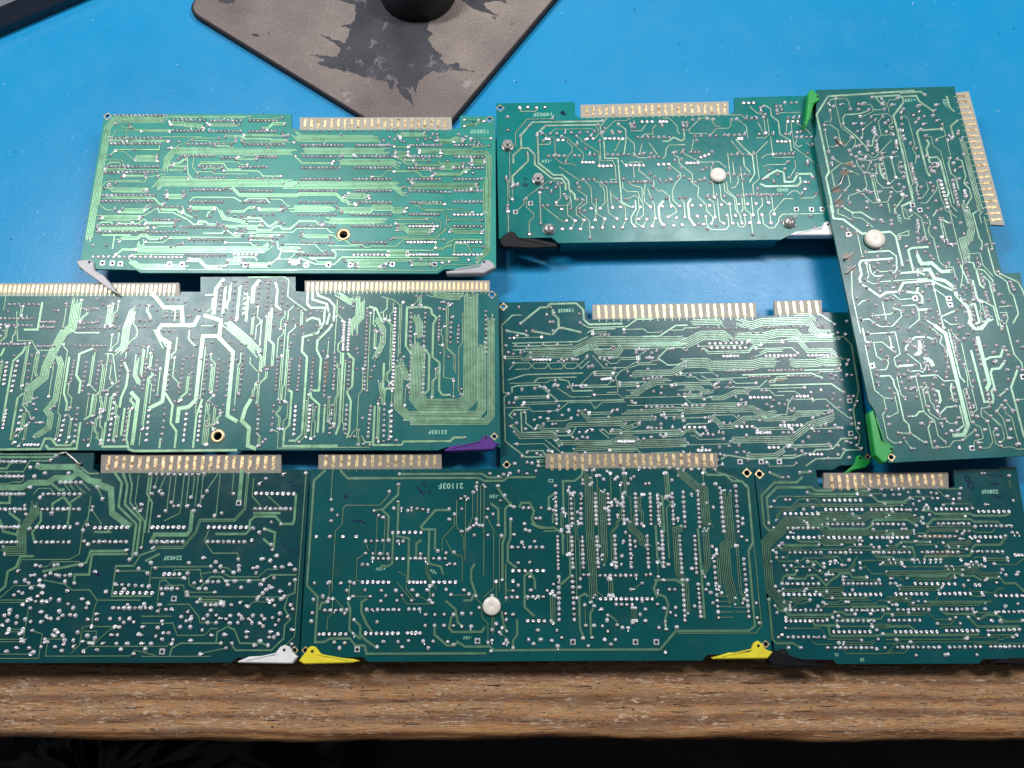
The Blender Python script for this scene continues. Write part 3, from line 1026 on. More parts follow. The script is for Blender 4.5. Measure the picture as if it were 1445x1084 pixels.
    def screw(self, px, py, nut):
        x, y = self.loc(px, py, 1.5*MM)
        x, y = x*MM, y*MM
        w = self.part('washer', lathe(x, y, [(3.5*MM, 0.05*MM), (3.5*MM, 0.45*MM), (3.2*MM, 0.6*MM)], 26), M['silver'])
        if nut:
            hexa = circle(x, y, 3.3*MM, 6, self.rnd.random())
            v, f = bevel_slab(hexa, 0.6*MM, 2.7*MM, 0.35*MM)
            self.part('hex_nut', (v, f), M['silver'])
            v, f = lathe(x, y, [(1.5*MM, 2.6*MM), (1.5*MM, 4.0*MM), (1.1*MM, 4.4*MM)], 16)
            self.part('bolt_end', (v, f), M['silver'])
        else:
            v, f = lathe(x, y, [(3.2*MM, 0.6*MM), (3.1*MM, 1.6*MM), (2.4*MM, 2.4*MM), (1.4*MM, 2.75*MM), (0.2*MM, 2.85*MM)], 24)
            o = self.part('screw_head', (v, f), M['silver'], True)
            for a in (0.4, 0.4+math.pi/2):
                c, s = math.cos(a), math.sin(a)
                q = [(x+c*1.5*MM*i-s*0.24*MM*j, y+s*1.5*MM*i+c*0.24*MM*j) for i, j in ((-1, -1), (1, -1), (1, 1), (-1, 1))]
                v, f = slab(q, 2.2*MM, (2.9+0.01*a)*MM)
                mesh_obj('cross_slot', v, f, M['hole'], o)
    def ink(self, crop, *strokes, w=0.8):
        ox, oy, s = CROPS[crop]
        for st in strokes:
            V, F = [], []
            pts = [self.loc(ox+float(p.split(',')[0])/s, oy+float(p.split(',')[1])/s) for p in st.split()]
            self.h_i += 1
            ribbon(V, F, pts, w, 0.04+0.0016*(self.h_i % 13)); self.part('ink_mark', (V, F), M['ink'])
    def text(self, body, crop, x, y, h_px, rot=180, mat='legend'):
        ox, oy, s = CROPS[crop]
        cx, cy = self.loc(ox+x/s, oy+y/s); _, c2 = self.loc(ox+x/s, oy+y/s-h_px)
        cu = bpy.data.curves.new('legend', 'FONT'); cu.body = body; cu.align_x = 'CENTER'; cu.align_y = 'CENTER'
        cu.size = abs(c2-cy)*MM*1.35; cu.space_character = 1.1; cu.offset = 0.00006; cu.resolution_u = 3
        t = bpy.data.objects.new('legend_src', cu); col.objects.link(t)
        me = bpy.data.meshes.new_from_object(t.evaluated_get(bpy.context.evaluated_depsgraph_get()))
        bpy.data.objects.remove(t, do_unlink=True)
        me.materials.clear(); me.materials.append(M[mat])
        o = link(bpy.data.objects.new('printed_number', me), self.root)
        o.location = (cx*MM, cy*MM, self.z+0.05*MM); o.rotation_euler = (0, 0, math.radians(rot))
        self.excl.append(((cx-len(body)*0.9*abs(c2-cy)/2.6-1, cy-abs(c2-cy)*.7-.6), (cx+len(body)*0.9*abs(c2-cy)/2.6+1, cy+abs(c2-cy)*.7+.6)))
    def wire(self, crop, txt, r, mat, zs):
        ox, oy, s = CROPS[crop]
        P = []
        for t, z in zip(txt.split(), zs):
            a, b = t.split(','); p = self.loc(ox+float(a)/s, oy+float(b)/s, z*MM); P.append((p[0]*MM, p[1]*MM, z*MM))
        return self.part('jumper_wire', tube(P, r*MM, 8), M[mat], True)

def nogo(c, name):
    r = c-corner
    if r.x*u.x+r.y*u.y > -0.015 and r.x*w.x+r.y*w.y > -0.015: return True
    return name == 'C' and c.y > at(1182, 352, 0).y and c.x < at(1205, 240, 0).x

# mask / copper tones: the boards differ slightly in laminate and lacquer
MK = {k: mask_mat('solder_mask_'+k.lower(), c, r) for k, c, r in (
    ('A', (0.022, 0.25, 0.205), 0.30), ('B', (0.004, 0.180, 0.165), 0.22), ('C', (0.005, 0.112, 0.108), 0.27),
    ('D', (0.010, 0.120, 0.118), 0.27), ('E', (0.004, 0.080, 0.088), 0.22), ('F', (0.004, 0.052, 0.058), 0.22),
    ('G', (0.003, 0.072, 0.074), 0.22), ('H', (0.003, 0.068, 0.075), 0.22))}
TK = {k: trace_mat('masked_copper_'+k.lower(), c, r) for k, c, r in (
    ('A', (0.221, 0.505, 0.288), 0.30), ('B', (0.294, 0.496, 0.360), 0.26), ('C', (0.285, 0.479, 0.342), 0.26),
    ('D', (0.258, 0.470, 0.288), 0.28), ('E', (0.258, 0.435, 0.315), 0.26), ('F', (0.147, 0.322, 0.189), 0.26),
    ('G', (0.129, 0.278, 0.180), 0.26), ('H', (0.101, 0.235, 0.144), 0.26))}

# ================================================================== board A
A = Board('A', 'circuit_board', 15.6, [(147,161),(411,161),(412,181),(423,183),(638,183),(649,181),(649,163.5),(699,164),(700,380),(627,380),(617,386),(198,385),(192,381),(112,379)],
          ((147,161),(699,164)), 'light green circuit board with dense horizontal traces and pale grey levers beside the mouse pad', MK['A'], TK['A'], 1)
A.eyelet(152,164.5,1.5,'silver'); A.eyelet(691,168.8,1.4,'silver'); A.eyelet(484.7,331,2.5,'big')
A.connector([(423,166),(637,165.5),(638,183),(423,183.5)], (430.7,174.5), (628,174), 22, 13.5, 'gold_mid')
A.lever('grey','X','107,368 114,367 126,366 132,370 133,381 146,389 156,400 166,415 154,409 140,398 120,384 111,376',(126,370),up=1.4,down=2.0)
A.lever('grey','A2','955,1012 1150,985 1168,955 1185,945 1210,945 1235,965 1248,990 1205,1010 1180,1024 960,1026',(1180,957))
A.text('12803F','A2',1155,190,5.5)
A.ink('A2','1112,140 1110,148 1118,155 1126,148 1124,137 1116,132 1112,140', w=0.5)
A.read('A1', '''
r 13 262,98 548,98; r 8 605,125 785,125; r 8 825,128 1000,128; r 8 1055,128 1212,128; r 8 605,187 755,187; r 9 815,190 1000,190; r 8 1050,190 1205,190
r 13 240,230 530,230; r 13 238,263 525,263; r 9 690,265 900,265; r 10 1025,268 1250,268; r 9 650,335 840,335; r 4 890,345 960,345; r 6 1100,340 1205,340
r 13 215,397 510,397; r 13 205,433 505,430; r 7 755,397 890,397; r 8 990,400 1150,400; r 8 745,465 900,465; r 9 985,468 1215,468
r 13 190,567 490,567; r 13 185,602 480,602; r 9 710,535 900,535; r 8 1000,540 1180,540; r 9 700,605 890,605; r 8 1020,605 1150,605
r 6 510,635 655,635; r 8 490,712 640,712; r 12 165,742 460,742; r 10 650,752 880,752; r 8 930,690 1190,680; r 22 155,782 680,782
r 9 700,828 890,828; r 8 1050,820 1215,820; r 4 590,870 660,850; o 12 130,928 470,928; o 7 500,930 650,930; r 9 700,920 905,920; o 6 960,915 1090,915
p 345,152 235,330 375,297 635,352 575,290 585,245 635,250 300,458 265,497 262,648 130,860 210,860 945,265 968,235 1005,245 1275,215 1245,200 1160,285 845,420 745,440 550,565 565,540 675,565 665,545 690,650 705,665 740,660 735,690 830,660 820,690 1240,630 1245,655 1005,775 1010,800 905,785 910,765 1245,805 1255,735
q 187,965 245,965 292,970 580,972 655,972 1025,975
b 5 560,118 255,125 222,165 128,650 105,850
b 2 565,105 1050,105; t 1 345,152 385,178 600,182; t 1 600,185 265,185 245,225; t 1 330,185 320,245; t 1 540,222 770,222
t 2 235,330 260,297 520,297 522,270; b 5 1330,308 960,308 605,312 566,350 562,425; t 1 560,440 450,460 435,485 205,490 180,510 170,620 210,652 260,652
t 1 205,355 300,362 318,395; t 2 215,385 235,372 285,372 295,385; b 6 1330,500 940,490 530,492 490,535; t 2 685,340 690,440 715,470 750,470
t 2 755,385 770,378 900,378 920,412 1000,412; t 1 720,340 720,400 740,425 830,430 845,440 1040,440; t 1 330,415 535,415
t 2 700,600 720,578 960,578 1000,602; t 2 1020,600 1045,585 1150,585 1170,610; t 2 510,640 520,665 600,668 690,710 720,735 775,738; t 2 660,640 670,675 715,697
t 2 800,690 810,665 830,660; t 1 150,685 430,685 510,640; b 3 870,640 900,700 1000,718 1050,740; t 2 165,740 180,725 240,725 245,740
t 2 780,790 890,790 910,765 960,805 1010,800; t 2 185,800 350,800; t 2 255,800 248,880; b 5 410,835 412,885 1130,885 1190,845
b 4 340,945 400,985 690,985; t 2 1215,840 1220,880 1240,890 1330,890; t 2 1240,890 1225,930 1175,972; t 2 960,930 1085,932 1095,950; t 1 410,1004 1330,1004
f h 340 5 60,100 2480,1010''')
A.read('A2', '''
r 12 110,272 345,272; r 12 430,272 640,272; r 10 745,272 925,272; r 8 1010,272 1165,272; r 9 120,338 330,338; r 10 430,338 640,338; r 9 750,338 925,338; r 8 1010,340 1170,340
r 10 110,405 330,405; r 10 420,405 630,405; r 10 740,408 925,408; r 8 1010,405 1170,405; r 10 110,472 330,472; r 10 420,472 630,472; r 9 735,472 920,472; r 8 1010,472 1165,472
r 9 100,540 310,540; r 10 420,540 630,540; r 10 745,540 980,548; r 8 1010,540 1165,540; r 9 100,608 310,608; r 9 440,608 630,608; r 9 750,608 925,608; r 8 1005,605 1165,605
r 9 90,680 305,680; r 10 405,680 630,680; r 9 745,678 910,678; o 8 1005,680 1165,680; r 9 85,748 300,748; r 10 405,748 630,748; o 9 745,748 905,748; r 8 1005,748 1165,748
r 8 110,845 290,845; r 9 410,845 600,845; o 9 730,842 895,842; o 7 1020,842 1160,842; r 9 95,915 285,915; o 9 415,915 605,915; o 9 745,915 905,915; o 8 1005,915 1165,915
q 135,975 265,975 395,975 640,972 890,972; u 935,962 975,957 1090,945
r 18 125,183 950,183; p 625,225 590,243 655,240 690,245 710,252 790,240 835,238 880,207 905,207 865,230 905,225 890,245 1030,208 1075,220 1100,245 1125,250 1150,258 1115,435 1090,380 965,365 15,215 30,212 340,212
t 2 1005,855 1005,900; t 2 960,850 1005,822 1165,828; t 2 1005,852 1080,852 1108,905; b 4 945,315 1190,318 1205,340 1205,890 1130,960; b 3 1186,470 1186,680
t 2 95,935 110,940 190,972 300,972 345,932 1030,932; t 2 0,898 120,898; t 2 285,888 880,888 900,850; t 2 285,888 310,905 305,935 150,935; t 1 0,1005 900,1005 950,975 1130,970 1215,900
b 6 60,205 100,232 560,232; b 5 100,305 620,305; b 6 0,507 700,507; b 3 640,507 700,558 735,560; b 5 30,645 300,645; b 5 250,705 290,718 600,718; b 5 330,372 390,372 640,372 680,395
t 1 675,710 880,690 925,720 925,770 890,795; t 1 830,655 935,655 960,680 960,735 985,760 1095,765 1105,745''')

# ================================================================== board B
B = Board('B', 'circuit_board', 15.0, [(700,146),(811,144),(812,163),(819,166.5),(1028,162),(1037,157),(1036,138),(1172,134),(1182,331),(1112,333),(1102,338),(788,343),(778,335),(704,337)],
          ((788,343),(1102,337.5)), 'teal circuit board with hex nuts and cross screws, one black lever and one white lever', MK['B'], TK['B'], 2)
B.eyelet(706,153,1.5,'silver')
B.connector([(819,148),(1028,143.2),(1028.3,162),(819.5,166.5)], (828,157.5), (1022.4,153.5), 22, 14.5, 'gold_mid')
B.lever('black','B1','52,1012 60,985 95,955 130,940 155,950 180,985 280,990 440,1022 458,1052 280,1062 80,1052 55,1032',(128,962))
B.lever('white','B2','880,970 930,942 1100,927 1125,880 1150,872 1170,890 1200,960 1195,968',(1150,897))
B.rivet(1014,246,11.6)
B.screw(716.3,204.5,True); B.screw(759.5,251.5,True); B.screw(774.7,322.5,False); B.screw(1114.6,313,False)
B.text('14903F','B1',350,130,5.5); B.text('-15V','B1',375,455,4.5); B.text('GND','B2',835,655,4.5)
B.ink('B1','488,115 494,125 486,122', w=2.2); B.ink('B1','222,572 238,580 225,592','208,620 225,610 235,632 250,612','215,632 228,625', w=0.6)
B.ink('B2','995,466 1003,470', w=1.0)
B.read('B1', '''
u 190,85 245,80 305,85 365,80; p 105,150 108,240 245,410; r 4 390,420 500,420; r 2 570,418 605,418; r 2 675,412 710,412; r 5 800,412 945,412; r 2 1022,408 1050,405; r 3 1092,430 1157,428
o 4 625,465 700,465; o 4 742,490 825,490; o 2 372,300 395,305; o 2 455,310 490,310; o 2 660,300 700,300; o 5 785,300 905,300
p 345,265 402,265 447,265 480,285 505,260 548,258 608,258 585,282 685,280 710,250 660,255 745,315 765,175 735,205 370,210 310,278 252,215 195,285 418,160 780,225 770,252 830,250 875,250 875,200 960,200 985,195 970,220 990,222
r 7 1010,290 1230,290; o 3 1040,182 1110,182; o 3 1165,182 1210,182; o 5 930,485 1050,485; o 3 1155,480 1225,478; r 3 630,585 708,583; r 4 757,605 860,605; r 6 950,602 1100,600; p 910,580 1097,545 1128,570 1168,598 1205,597
p 590,612 605,640 500,690 515,720 545,790 605,788 630,730 590,725 350,765 385,765 448,765 720,725 868,722 930,722 1105,718 105,788 343,645 378,645 440,640 482,612 145,615 175,620 95,575
u 715,865 780,858 865,858 928,860 1015,858 1073,860 1132,855 515,870 575,870 635,868 487,928 545,925 612,928 695,918 765,918 842,915 905,918 990,912 1045,912 1110,910 1190,905 480,790 685,785 748,785 835,780 890,775 975,775 1030,775 1097,775 1180,770
q 160,810 265,750
t 1 418,160 240,165 160,260 160,350 120,385 120,600 115,605 115,710 150,740; t 3 765,175 690,185 275,185 200,275 198,365 145,415 145,470; t 3 198,365 250,368 290,410 297,480 415,575 480,580 508,610 508,655
t 3 735,205 370,208 315,260 318,470 425,550 485,555 530,595 530,650 570,690 575,720 595,728; t 2 405,320 395,340 325,340; t 3 245,410 250,455 140,560 140,615; t 1 395,265 430,235 690,230 712,250
t 1 365,270 385,290 430,290 440,440 490,475 555,475 580,490; t 1 480,285 520,295 635,405 625,460; t 1 585,280 625,320 740,395 745,485; t 1 465,495 610,595; t 1 635,585 685,640 690,750 715,770 718,860
t 1 630,735 580,780 585,830 635,865 612,925; t 2 795,155 750,215 752,270 770,300 785,435 870,440 880,600 890,650 905,740 960,775; t 1 720,215 735,240 735,270 715,295; t 1 745,320 755,450 835,455 855,490 858,580 815,585
t 1 705,590 775,620 795,640 805,815 865,858; t 1 745,620 770,640 780,670 780,745 748,780; t 1 715,730 730,820 780,858 762,915; t 1 870,725 920,770 928,860 905,915; t 2 990,730 1000,790 965,845 965,885 990,910
t 1 930,725 985,695 1010,710 1025,790 995,850 1000,890 1045,912 1073,860; t 1 905,605 905,640 935,665 1010,672 1035,740; t 1 945,605 975,625 1025,640 1055,760 1055,830 1015,858; t 1 1065,605 1050,660 1060,740 1097,772; t 1 1105,720 1125,760 1132,855 1110,905
t 3 1185,735 1150,775 1165,860 1180,895; t 2 875,200 920,235 935,300 915,405; t 1 900,290 850,385; t 1 960,245 1035,245 1065,205; t 1 935,290 985,335 990,405 1015,432 1060,435 1085,430; t 1 895,450 915,475 940,480 955,460 1045,465
t 1 980,490 985,570; t 1 1015,500 1020,520 1095,585; t 1 1090,330 1150,415; t 1 1040,330 1025,400; t 1 1030,295 1055,268 1115,268 1115,230 1135,205; t 1 350,770 490,878 515,870; t 1 450,765 525,765 540,735 540,650
t 1 170,800 215,755 220,720 385,595 450,595 482,610; t 1 960,155 930,175 850,175 780,240; t 1 840,770 820,740 825,660; t 2 190,85 200,110 300,110 310,90; t 1 590,655 655,700 655,745 605,785
t 1 510,690 550,720 545,790; t 1 520,750 522,830 575,870 550,925; t 1 830,690 870,722; t 1 1080,650 1105,718; t 1 1120,590 1125,640 1155,665 1180,660''')
B.read('B2', '''
r 2 140,188 170,188; r 2 145,212 170,212; p 145,240; r 2 225,283 268,280; p 327,280 372,278; r 2 432,275 460,275; r 3 498,275 570,272; r 2 672,268 708,268; p 768,268; r 2 855,268 883,268; r 4 932,290 1035,290
o 3 562,52 632,52; r 3 580,160 655,160; p 680,85 700,75 685,110 715,130 790,75 820,75 850,50 895,50 930,50 795,105 800,130 830,100; r 3 872,155 948,155; o 3 870,180 940,180; r 3 195,395 255,395; p 343,392; r 5 480,412 635,410; r 5 790,408 908,405; o 4 800,320 885,320; o 3 265,430 320,410
p 75,400 92,395 137,398 85,450 130,445; o 4 170,470 245,470; p 278,520 305,502; r 4 498,553 605,553; p 455,545 105,570 150,565 188,583 228,603 257,588 290,585; r 2 22,595 62,595; r 2 120,710 155,710; p 310,705 345,705 377,703 430,700; r 4 520,698 612,693; r 7 655,693 825,690; p 880,572 870,462
u 58,770 120,770 205,765 263,765 325,765 408,760 465,755 530,755 590,755 650,750 735,745 40,845 97,850 155,843 240,840 300,840 365,845 447,832 505,835 572,832 628,832 690,830 775,825 10,900 75,905 135,900 220,900 285,895 340,890 425,890 490,890 550,890 605,885 670,885 752,885
p 965,688 1070,685 800,550 740,520 735,575 700,580 775,600 1045,570 935,545 480,170 515,165 210,170 255,165 310,165 355,165; u 990,600 990,650 530,300 550,300; q 930,792 1035,792 1110,790
t 2 0,318 40,318 75,290 130,315 150,300 150,240; t 1 0,155 45,160 100,210 105,250 120,265; t 1 180,240 250,170; t 1 145,240 180,240 195,262 310,265; t 1 265,155 330,155 365,210 400,215; t 1 415,135 545,135 575,160; t 1 530,170 585,215 590,295
t 1 330,275 375,230 460,225 475,200 475,170; t 1 215,305 200,390; t 1 665,190 695,250; t 1 605,75 655,120 710,135; t 2 705,65 745,90 760,140 800,180 820,270 885,310 895,385; t 1 730,160 740,270 715,295 650,295; t 1 865,190 860,255; t 1 895,190 905,270 910,360 1060,470
t 1 930,190 990,230 1035,270; t 1 970,120 820,115 805,130; t 2 510,305 560,360 625,420 640,545 605,600; t 1 475,310 550,405; t 2 560,430 570,490 605,530; t 1 730,320 660,400 655,520 670,580 630,620 630,690; t 1 690,435 725,408 755,410 775,430 915,430; t 1 700,495 725,480 850,480 870,460
t 3 700,580 740,550 795,520 835,535 855,600 910,600 940,545 1030,545 1045,570; t 3 680,615 715,630 935,630 960,605 955,570; t 1 920,450 925,500 890,560; t 1 155,342 45,345 25,370 20,420 0,440; t 1 75,415 110,430 115,470 205,545 210,600; t 1 140,400 190,425 265,460 395,465 440,500
t 1 45,480 125,540 125,570 90,610 70,660 70,730 115,768; t 1 190,590 250,640 245,700 305,760 305,800 350,845 345,890; t 3 195,720 170,755 190,850 215,895; t 1 0,660 45,700 50,740 95,790 95,810 40,845; t 1 120,715 150,740 155,840; t 1 310,710 355,740 365,840 340,885
t 1 375,710 400,870 425,888; t 1 400,615 405,720 465,770 485,885; t 1 430,610 430,665 500,710 505,790 525,815; t 1 445,600 450,660 515,710 515,800 545,840 545,885; t 1 550,705 560,790 545,810; t 1 690,710 695,760 660,800 670,880; t 1 720,700 735,745; t 1 755,700 770,790 745,815 752,880
t 1 775,820 775,800 845,720 905,715; t 1 690,830 705,890 740,922 775,920 805,880 810,850 835,825 1130,820; t 1 300,840 305,885 320,920 340,935 440,930 460,905 455,840; t 1 520,880 530,910 560,915 575,895 572,840; t 1 870,690 900,662 935,665 960,690; t 1 960,710 1045,715 1070,690
t 1 935,305 920,335 945,358 970,345; t 1 1000,325 1035,355; t 1 1070,480 1120,760; t 1 615,700 625,750 628,832; t 1 490,460 495,540; t 1 475,640 500,640 525,600 525,560''')

# ================================================================== board C
C = Board('C', 'circuit_board', 19.0, [(1152,127),(1347,122),(1348.5,131),(1398,317),(1397,321),(1414,386),(1440,385),(1478,642),(1254,653),(1234,579),(1226,567),(1148,196),(1152,190)],
          ((1148,196),(1226,567),math.pi/2), 'circuit board turned sideways with two green levers, overlapping the board with hex nuts', MK['C'], TK['C'], 3)
C.connector([(1348.5,131),(1367,129),(1418,318),(1398,317)], (1358,135.8), (1405,310), 22, 16, 'gold_mid', vert=False)
C.lever('green','C1','60,120 85,85 110,100 160,155 150,180 95,210 85,310 45,395 35,370 50,220',(137,152))
C.lever('green','C5','250,662 287,640 350,880 400,890 445,930 440,960 405,990 390,1040 360,1045 300,990 255,700',(423,942))
C.eyelet(1257.5,645.4,1.3,'gold')
C.rivet(1235.6,336.5,14.6)
C.text('+15V','C1',880,178,4.5); C.text('-15V','C2',365,205,4.5,rot=90); C.text('-15V','C3',660,115,5,rot=90)
C.read('C1', '''
t 3 913,120 215,132 130,295 225,760 205,800 260,1084; t 3 595,148 790,145 825,170 825,200 745,305 770,430 845,670 860,740 870,845 890,990 820,1030
t 2 595,150 650,215; t 1 660,175 685,200 685,235 670,255; t 1 770,170 710,180 700,215 710,280; t 1 220,205 245,175 280,165 365,170 385,190 400,260; t 1 285,190 315,400 435,480 440,520 405,590; t 1 235,265 245,320 240,350 190,355; t 1 190,380 240,380 300,420 320,520
t 1 195,425 220,550 225,600; t 1 220,552 360,552 405,490; t 2 345,380 340,330 355,295 470,292 560,260; t 2 345,390 440,465 520,550 540,588; t 1 520,210 560,215 580,240 580,270 500,310; t 1 585,258 665,255; t 1 565,315 580,295 700,290 730,310 735,360 710,385 715,410 745,420
t 1 660,310 625,355 645,460 745,460; t 1 640,465 610,500; t 1 575,350 500,415 495,485; t 2 600,460 580,500 575,545 545,550; t 1 730,500 600,640 565,640 545,620 475,615; t 1 490,665 610,662 630,635 790,635; t 1 560,680 535,745 515,780 530,870 515,905 385,950 380,990
t 1 500,940 580,1005 700,1003 715,965; t 1 705,1005 715,1084; t 1 610,715 605,770 555,778; t 1 605,780 610,840 665,885 730,885 770,920 810,915; t 3 635,690 640,775 680,820; t 1 710,860 760,810 800,810; t 1 250,640 325,688 390,688; t 1 325,688 250,750 270,880
t 1 375,745 410,750 465,780; t 1 380,780 395,860 355,905; t 1 785,690 785,740 815,770; t 1 330,1030 410,1080
l 0 1.6 318,215 425,370 490,370 345,735 730,220; l 20 1.8 500,210 470,548 655,612 748,605 565,925 630,922
p 220,210 280,170 262,232 235,265 398,255 465,212 465,255 548,258 575,158 650,170 655,210 780,165 672,255 190,380 340,375 480,312 565,315 600,340 660,315 705,345 680,365 502,415 490,485 735,400 745,460 405,480 540,548 540,585 578,612 475,600 445,635 490,660 560,675 500,715 430,715 600,705 575,740 545,770 500,940 515,905 355,910 395,1010 735,885 810,915 830,885 845,957 790,860 225,595 255,645 245,690 720,960 195,425 280,485 320,525 290,550 390,585 405,620 410,685
r 4 590,400 600,460; r 3 605,510 620,570; r 3 768,510 770,560; r 5 645,660 680,815; r 4 800,680 830,800; r 5 805,280 825,470''')
C.read('C2', '''
p 40,495 85,530; r 8 90,695 125,850; t 3 0,118 165,115 200,140; t 3 0,148 130,150 155,190 265,265; t 1 0,310 45,308 75,340 115,540 100,570 130,620 125,690; t 3 150,420 145,440 185,680 220,760 240,790; t 3 170,420 325,415
t 3 215,500 235,530 215,575 235,680; t 3 240,640 300,640 325,670 390,930 380,955; t 1 220,470 250,475 270,550 325,590 395,860 440,1010; t 3 465,340 410,390 430,480; t 1 340,375 370,465 295,490; t 1 375,500 395,560 405,630
t 2 400,650 390,690 410,770 445,800 475,900; t 2 460,655 500,665 520,740 525,790 515,850 560,890 575,960 540,1020; b 4 510,480 590,830 640,1084; b 4 500,990 540,1084; t 3 375,150 400,240 435,270
t 1 215,830 225,900 180,970; t 1 295,880 290,910 215,1005 165,1010; t 1 300,830 330,980 370,1050; t 1 400,960 410,1030 460,1075; o 8 325,830 385,1040; r 7 430,860 470,1030; r 4 520,910 530,960
l 10 1.8 290,220 295,345 190,375 145,228 300,690 260,690; l 30 1.6 270,270 205,470
p 200,138 265,305 195,310 110,300 155,270 150,330 125,360 170,415 330,410 340,375 295,505 130,570 145,640 395,465 415,490 380,500 470,430 465,455 400,650 460,655 510,620 440,745 485,720 430,690 475,815 425,825 540,850 245,845 170,880 265,910 145,940 155,975 50,957 290,990 225,1050 330,1060
r 3 245,720 300,715; r 3 250,750 280,760; q 100,1025''')
C.read('C3', '''
t 3 75,0 95,110 180,120 340,240 580,225 625,265 685,510; t 1 135,10 135,70 190,90 255,125; t 2 180,15 260,60 330,60 445,130; t 1 255,65 265,100 340,110 430,185; t 2 380,395 570,390 630,430 635,540 610,575
t 3 600,460 330,462 320,500 330,590 315,620 330,665 370,690 490,775 540,740 650,735 690,660 903,640; t 2 395,500 420,570 450,600 510,600; t 1 470,640 900,630; t 1 435,560 600,565; t 1 365,630 430,665 470,665
t 1 600,755 660,795 790,795; t 3 690,730 800,745 815,700; t 3 820,745 850,780 850,830; t 1 400,805 350,810 305,845; t 1 330,970 400,965 460,1010 500,1030 600,1025 680,940 660,890 600,870; t 1 660,850 790,850 820,880 825,970 740,1040
t 1 435,930 580,930 615,900; t 1 520,820 535,965; t 1 820,890 903,885; t 3 775,560 730,380 760,355 900,360; t 3 660,570 820,570 870,590; t 3 805,400 825,485 903,505; t 1 640,250 735,215 735,250 640,265; t 1 680,0 690,110 745,120 690,20 770,80 740,100
t 1 250,560 250,760 330,1084
p 370,395 390,490 470,490 440,530 470,560 515,600 580,560 600,465 610,520 625,595 655,565 680,520 595,630 480,635 365,630 330,665 380,700 475,670 485,710 490,740 605,700 640,665 650,735 690,730 805,680 880,680 830,835 600,800 660,845 550,800 620,845 615,900 690,897 770,890 455,850 295,790 390,805 475,962 535,975 330,965 440,1000 430,930 880,962 740,1055 820,1080 385,1080 815,590 840,545 805,390 875,395 820,315 815,280 215,205 170,185 500,125 440,125 590,130 590,165 810,130 815,165 255,125 390,165 130,10 170,10
q 790,790 225,245 830,40''')
C.read('C4', '''
b 5 410,0 450,200 440,280 388,300 420,480; t 2 500,0 520,40 480,70 510,280 545,310 545,370; t 1 550,50 525,80 540,150; t 1 560,100 600,200 630,370; t 1 225,0 235,40 330,100; t 1 270,0 345,340 370,480 380,610 365,700; t 2 355,490 430,660
t 2 430,480 470,490 490,540 560,550 640,640; t 1 425,408 530,408 555,510 640,600; t 3 500,560 530,680 560,700; t 2 560,600 610,640 640,770 680,980 720,1050; t 3 460,640 510,790; t 2 510,790 640,860 690,1020
t 4 0,430 30,490 120,495 200,560 285,560; t 1 140,290 180,480 235,520 300,525 320,600; t 4 0,550 100,545 140,620 230,640 310,700 330,760 430,870 450,960 440,1000 490,1050 540,1040 590,980 630,960; t 3 0,630 120,640 200,680 290,720
t 3 440,840 490,840 520,990 490,1010; t 1 100,120 105,160 90,200 100,250 140,285; t 2 600,360 650,580 720,620 760,650 780,740 820,770 850,920 810,1000; t 2 680,570 760,610 850,650 890,720 903,760; t 1 690,860 760,860; t 1 700,910 750,910 770,960 750,1000 770,1084
t 3 200,115 270,155; t 2 80,980 170,1030 230,1084; t 2 210,940 330,890; t 1 220,970 280,1010 350,1010; t 3 0,885 100,885; t 2 130,90 160,50
l 0 1.8 770,860 690,760 720,825 215,295 190,110; p 160,50 270,155 365,150 395,240 260,330 320,330 290,330 430,320 540,370 580,340 640,330 630,375 110,430 262,490 235,520 340,460 350,490 285,555 320,615 165,590 95,600 20,545 315,690 385,680 320,720 380,740 350,770 65,680 100,885 330,890 165,905 65,960 130,960 180,935 185,975 190,1010 350,1010 320,960 280,1065 100,1040 395,810 440,830 735,940 710,985 720,1030 715,1060 680,565 620,950
q 265,790 275,845
r 5 410,540 445,670; r 4 460,680 480,780; r 3 505,450 520,525; r 4 535,590 565,680; r 4 575,740 600,820; r 4 635,660 650,730; r 5 455,870 490,1015; r 3 580,870 590,940; r 4 785,650 820,720''')
C.read('C5', '''
t 2 200,20 225,120 265,130; t 1 225,150 290,490 365,550 420,555; t 1 365,555 380,640 355,680 390,860 440,895 490,895; t 1 285,125 350,125 450,205; t 1 285,130 310,235 360,265; t 1 390,240 400,290 380,330 320,342
t 1 230,60 450,50 490,215 445,245 450,300 470,320; t 2 530,200 530,165 575,110 600,85 690,85 759,110; t 1 540,210 645,290 650,330; t 4 640,120 640,200 610,225; t 3 480,305 605,300; t 1 550,345 630,345 660,355 680,330 690,290
t 2 335,380 410,385 435,410 445,460 470,500 485,600 520,720 555,755 565,820 680,895; t 1 465,390 490,520 525,550; t 1 445,525 475,660 410,695; t 2 570,390 759,375; t 1 620,400 660,655 759,750; t 2 555,690 610,690 635,655 665,655
t 1 685,460 660,500 690,610 715,670; t 1 475,820 565,825; t 1 520,865 575,940; t 1 725,745 705,770 735,930
l 0 1.6 575,940 318,440 475,820; p 240,55 265,130 245,160 340,190 450,205 390,235 365,265 315,342 310,385 405,485 480,275 548,270 470,325 480,375 520,375 560,405 550,345 605,300 625,375 500,435 530,480 445,520 525,550 615,545 600,475 690,515 650,475 675,440 420,560 380,640 395,700 405,755 555,695 700,620 725,740 565,825 520,860 685,893 490,895 535,200 570,115 600,165 650,110 615,235 685,75 690,280 700,310 710,345 655,335
q 275,305; r 3 670,160 685,230''')
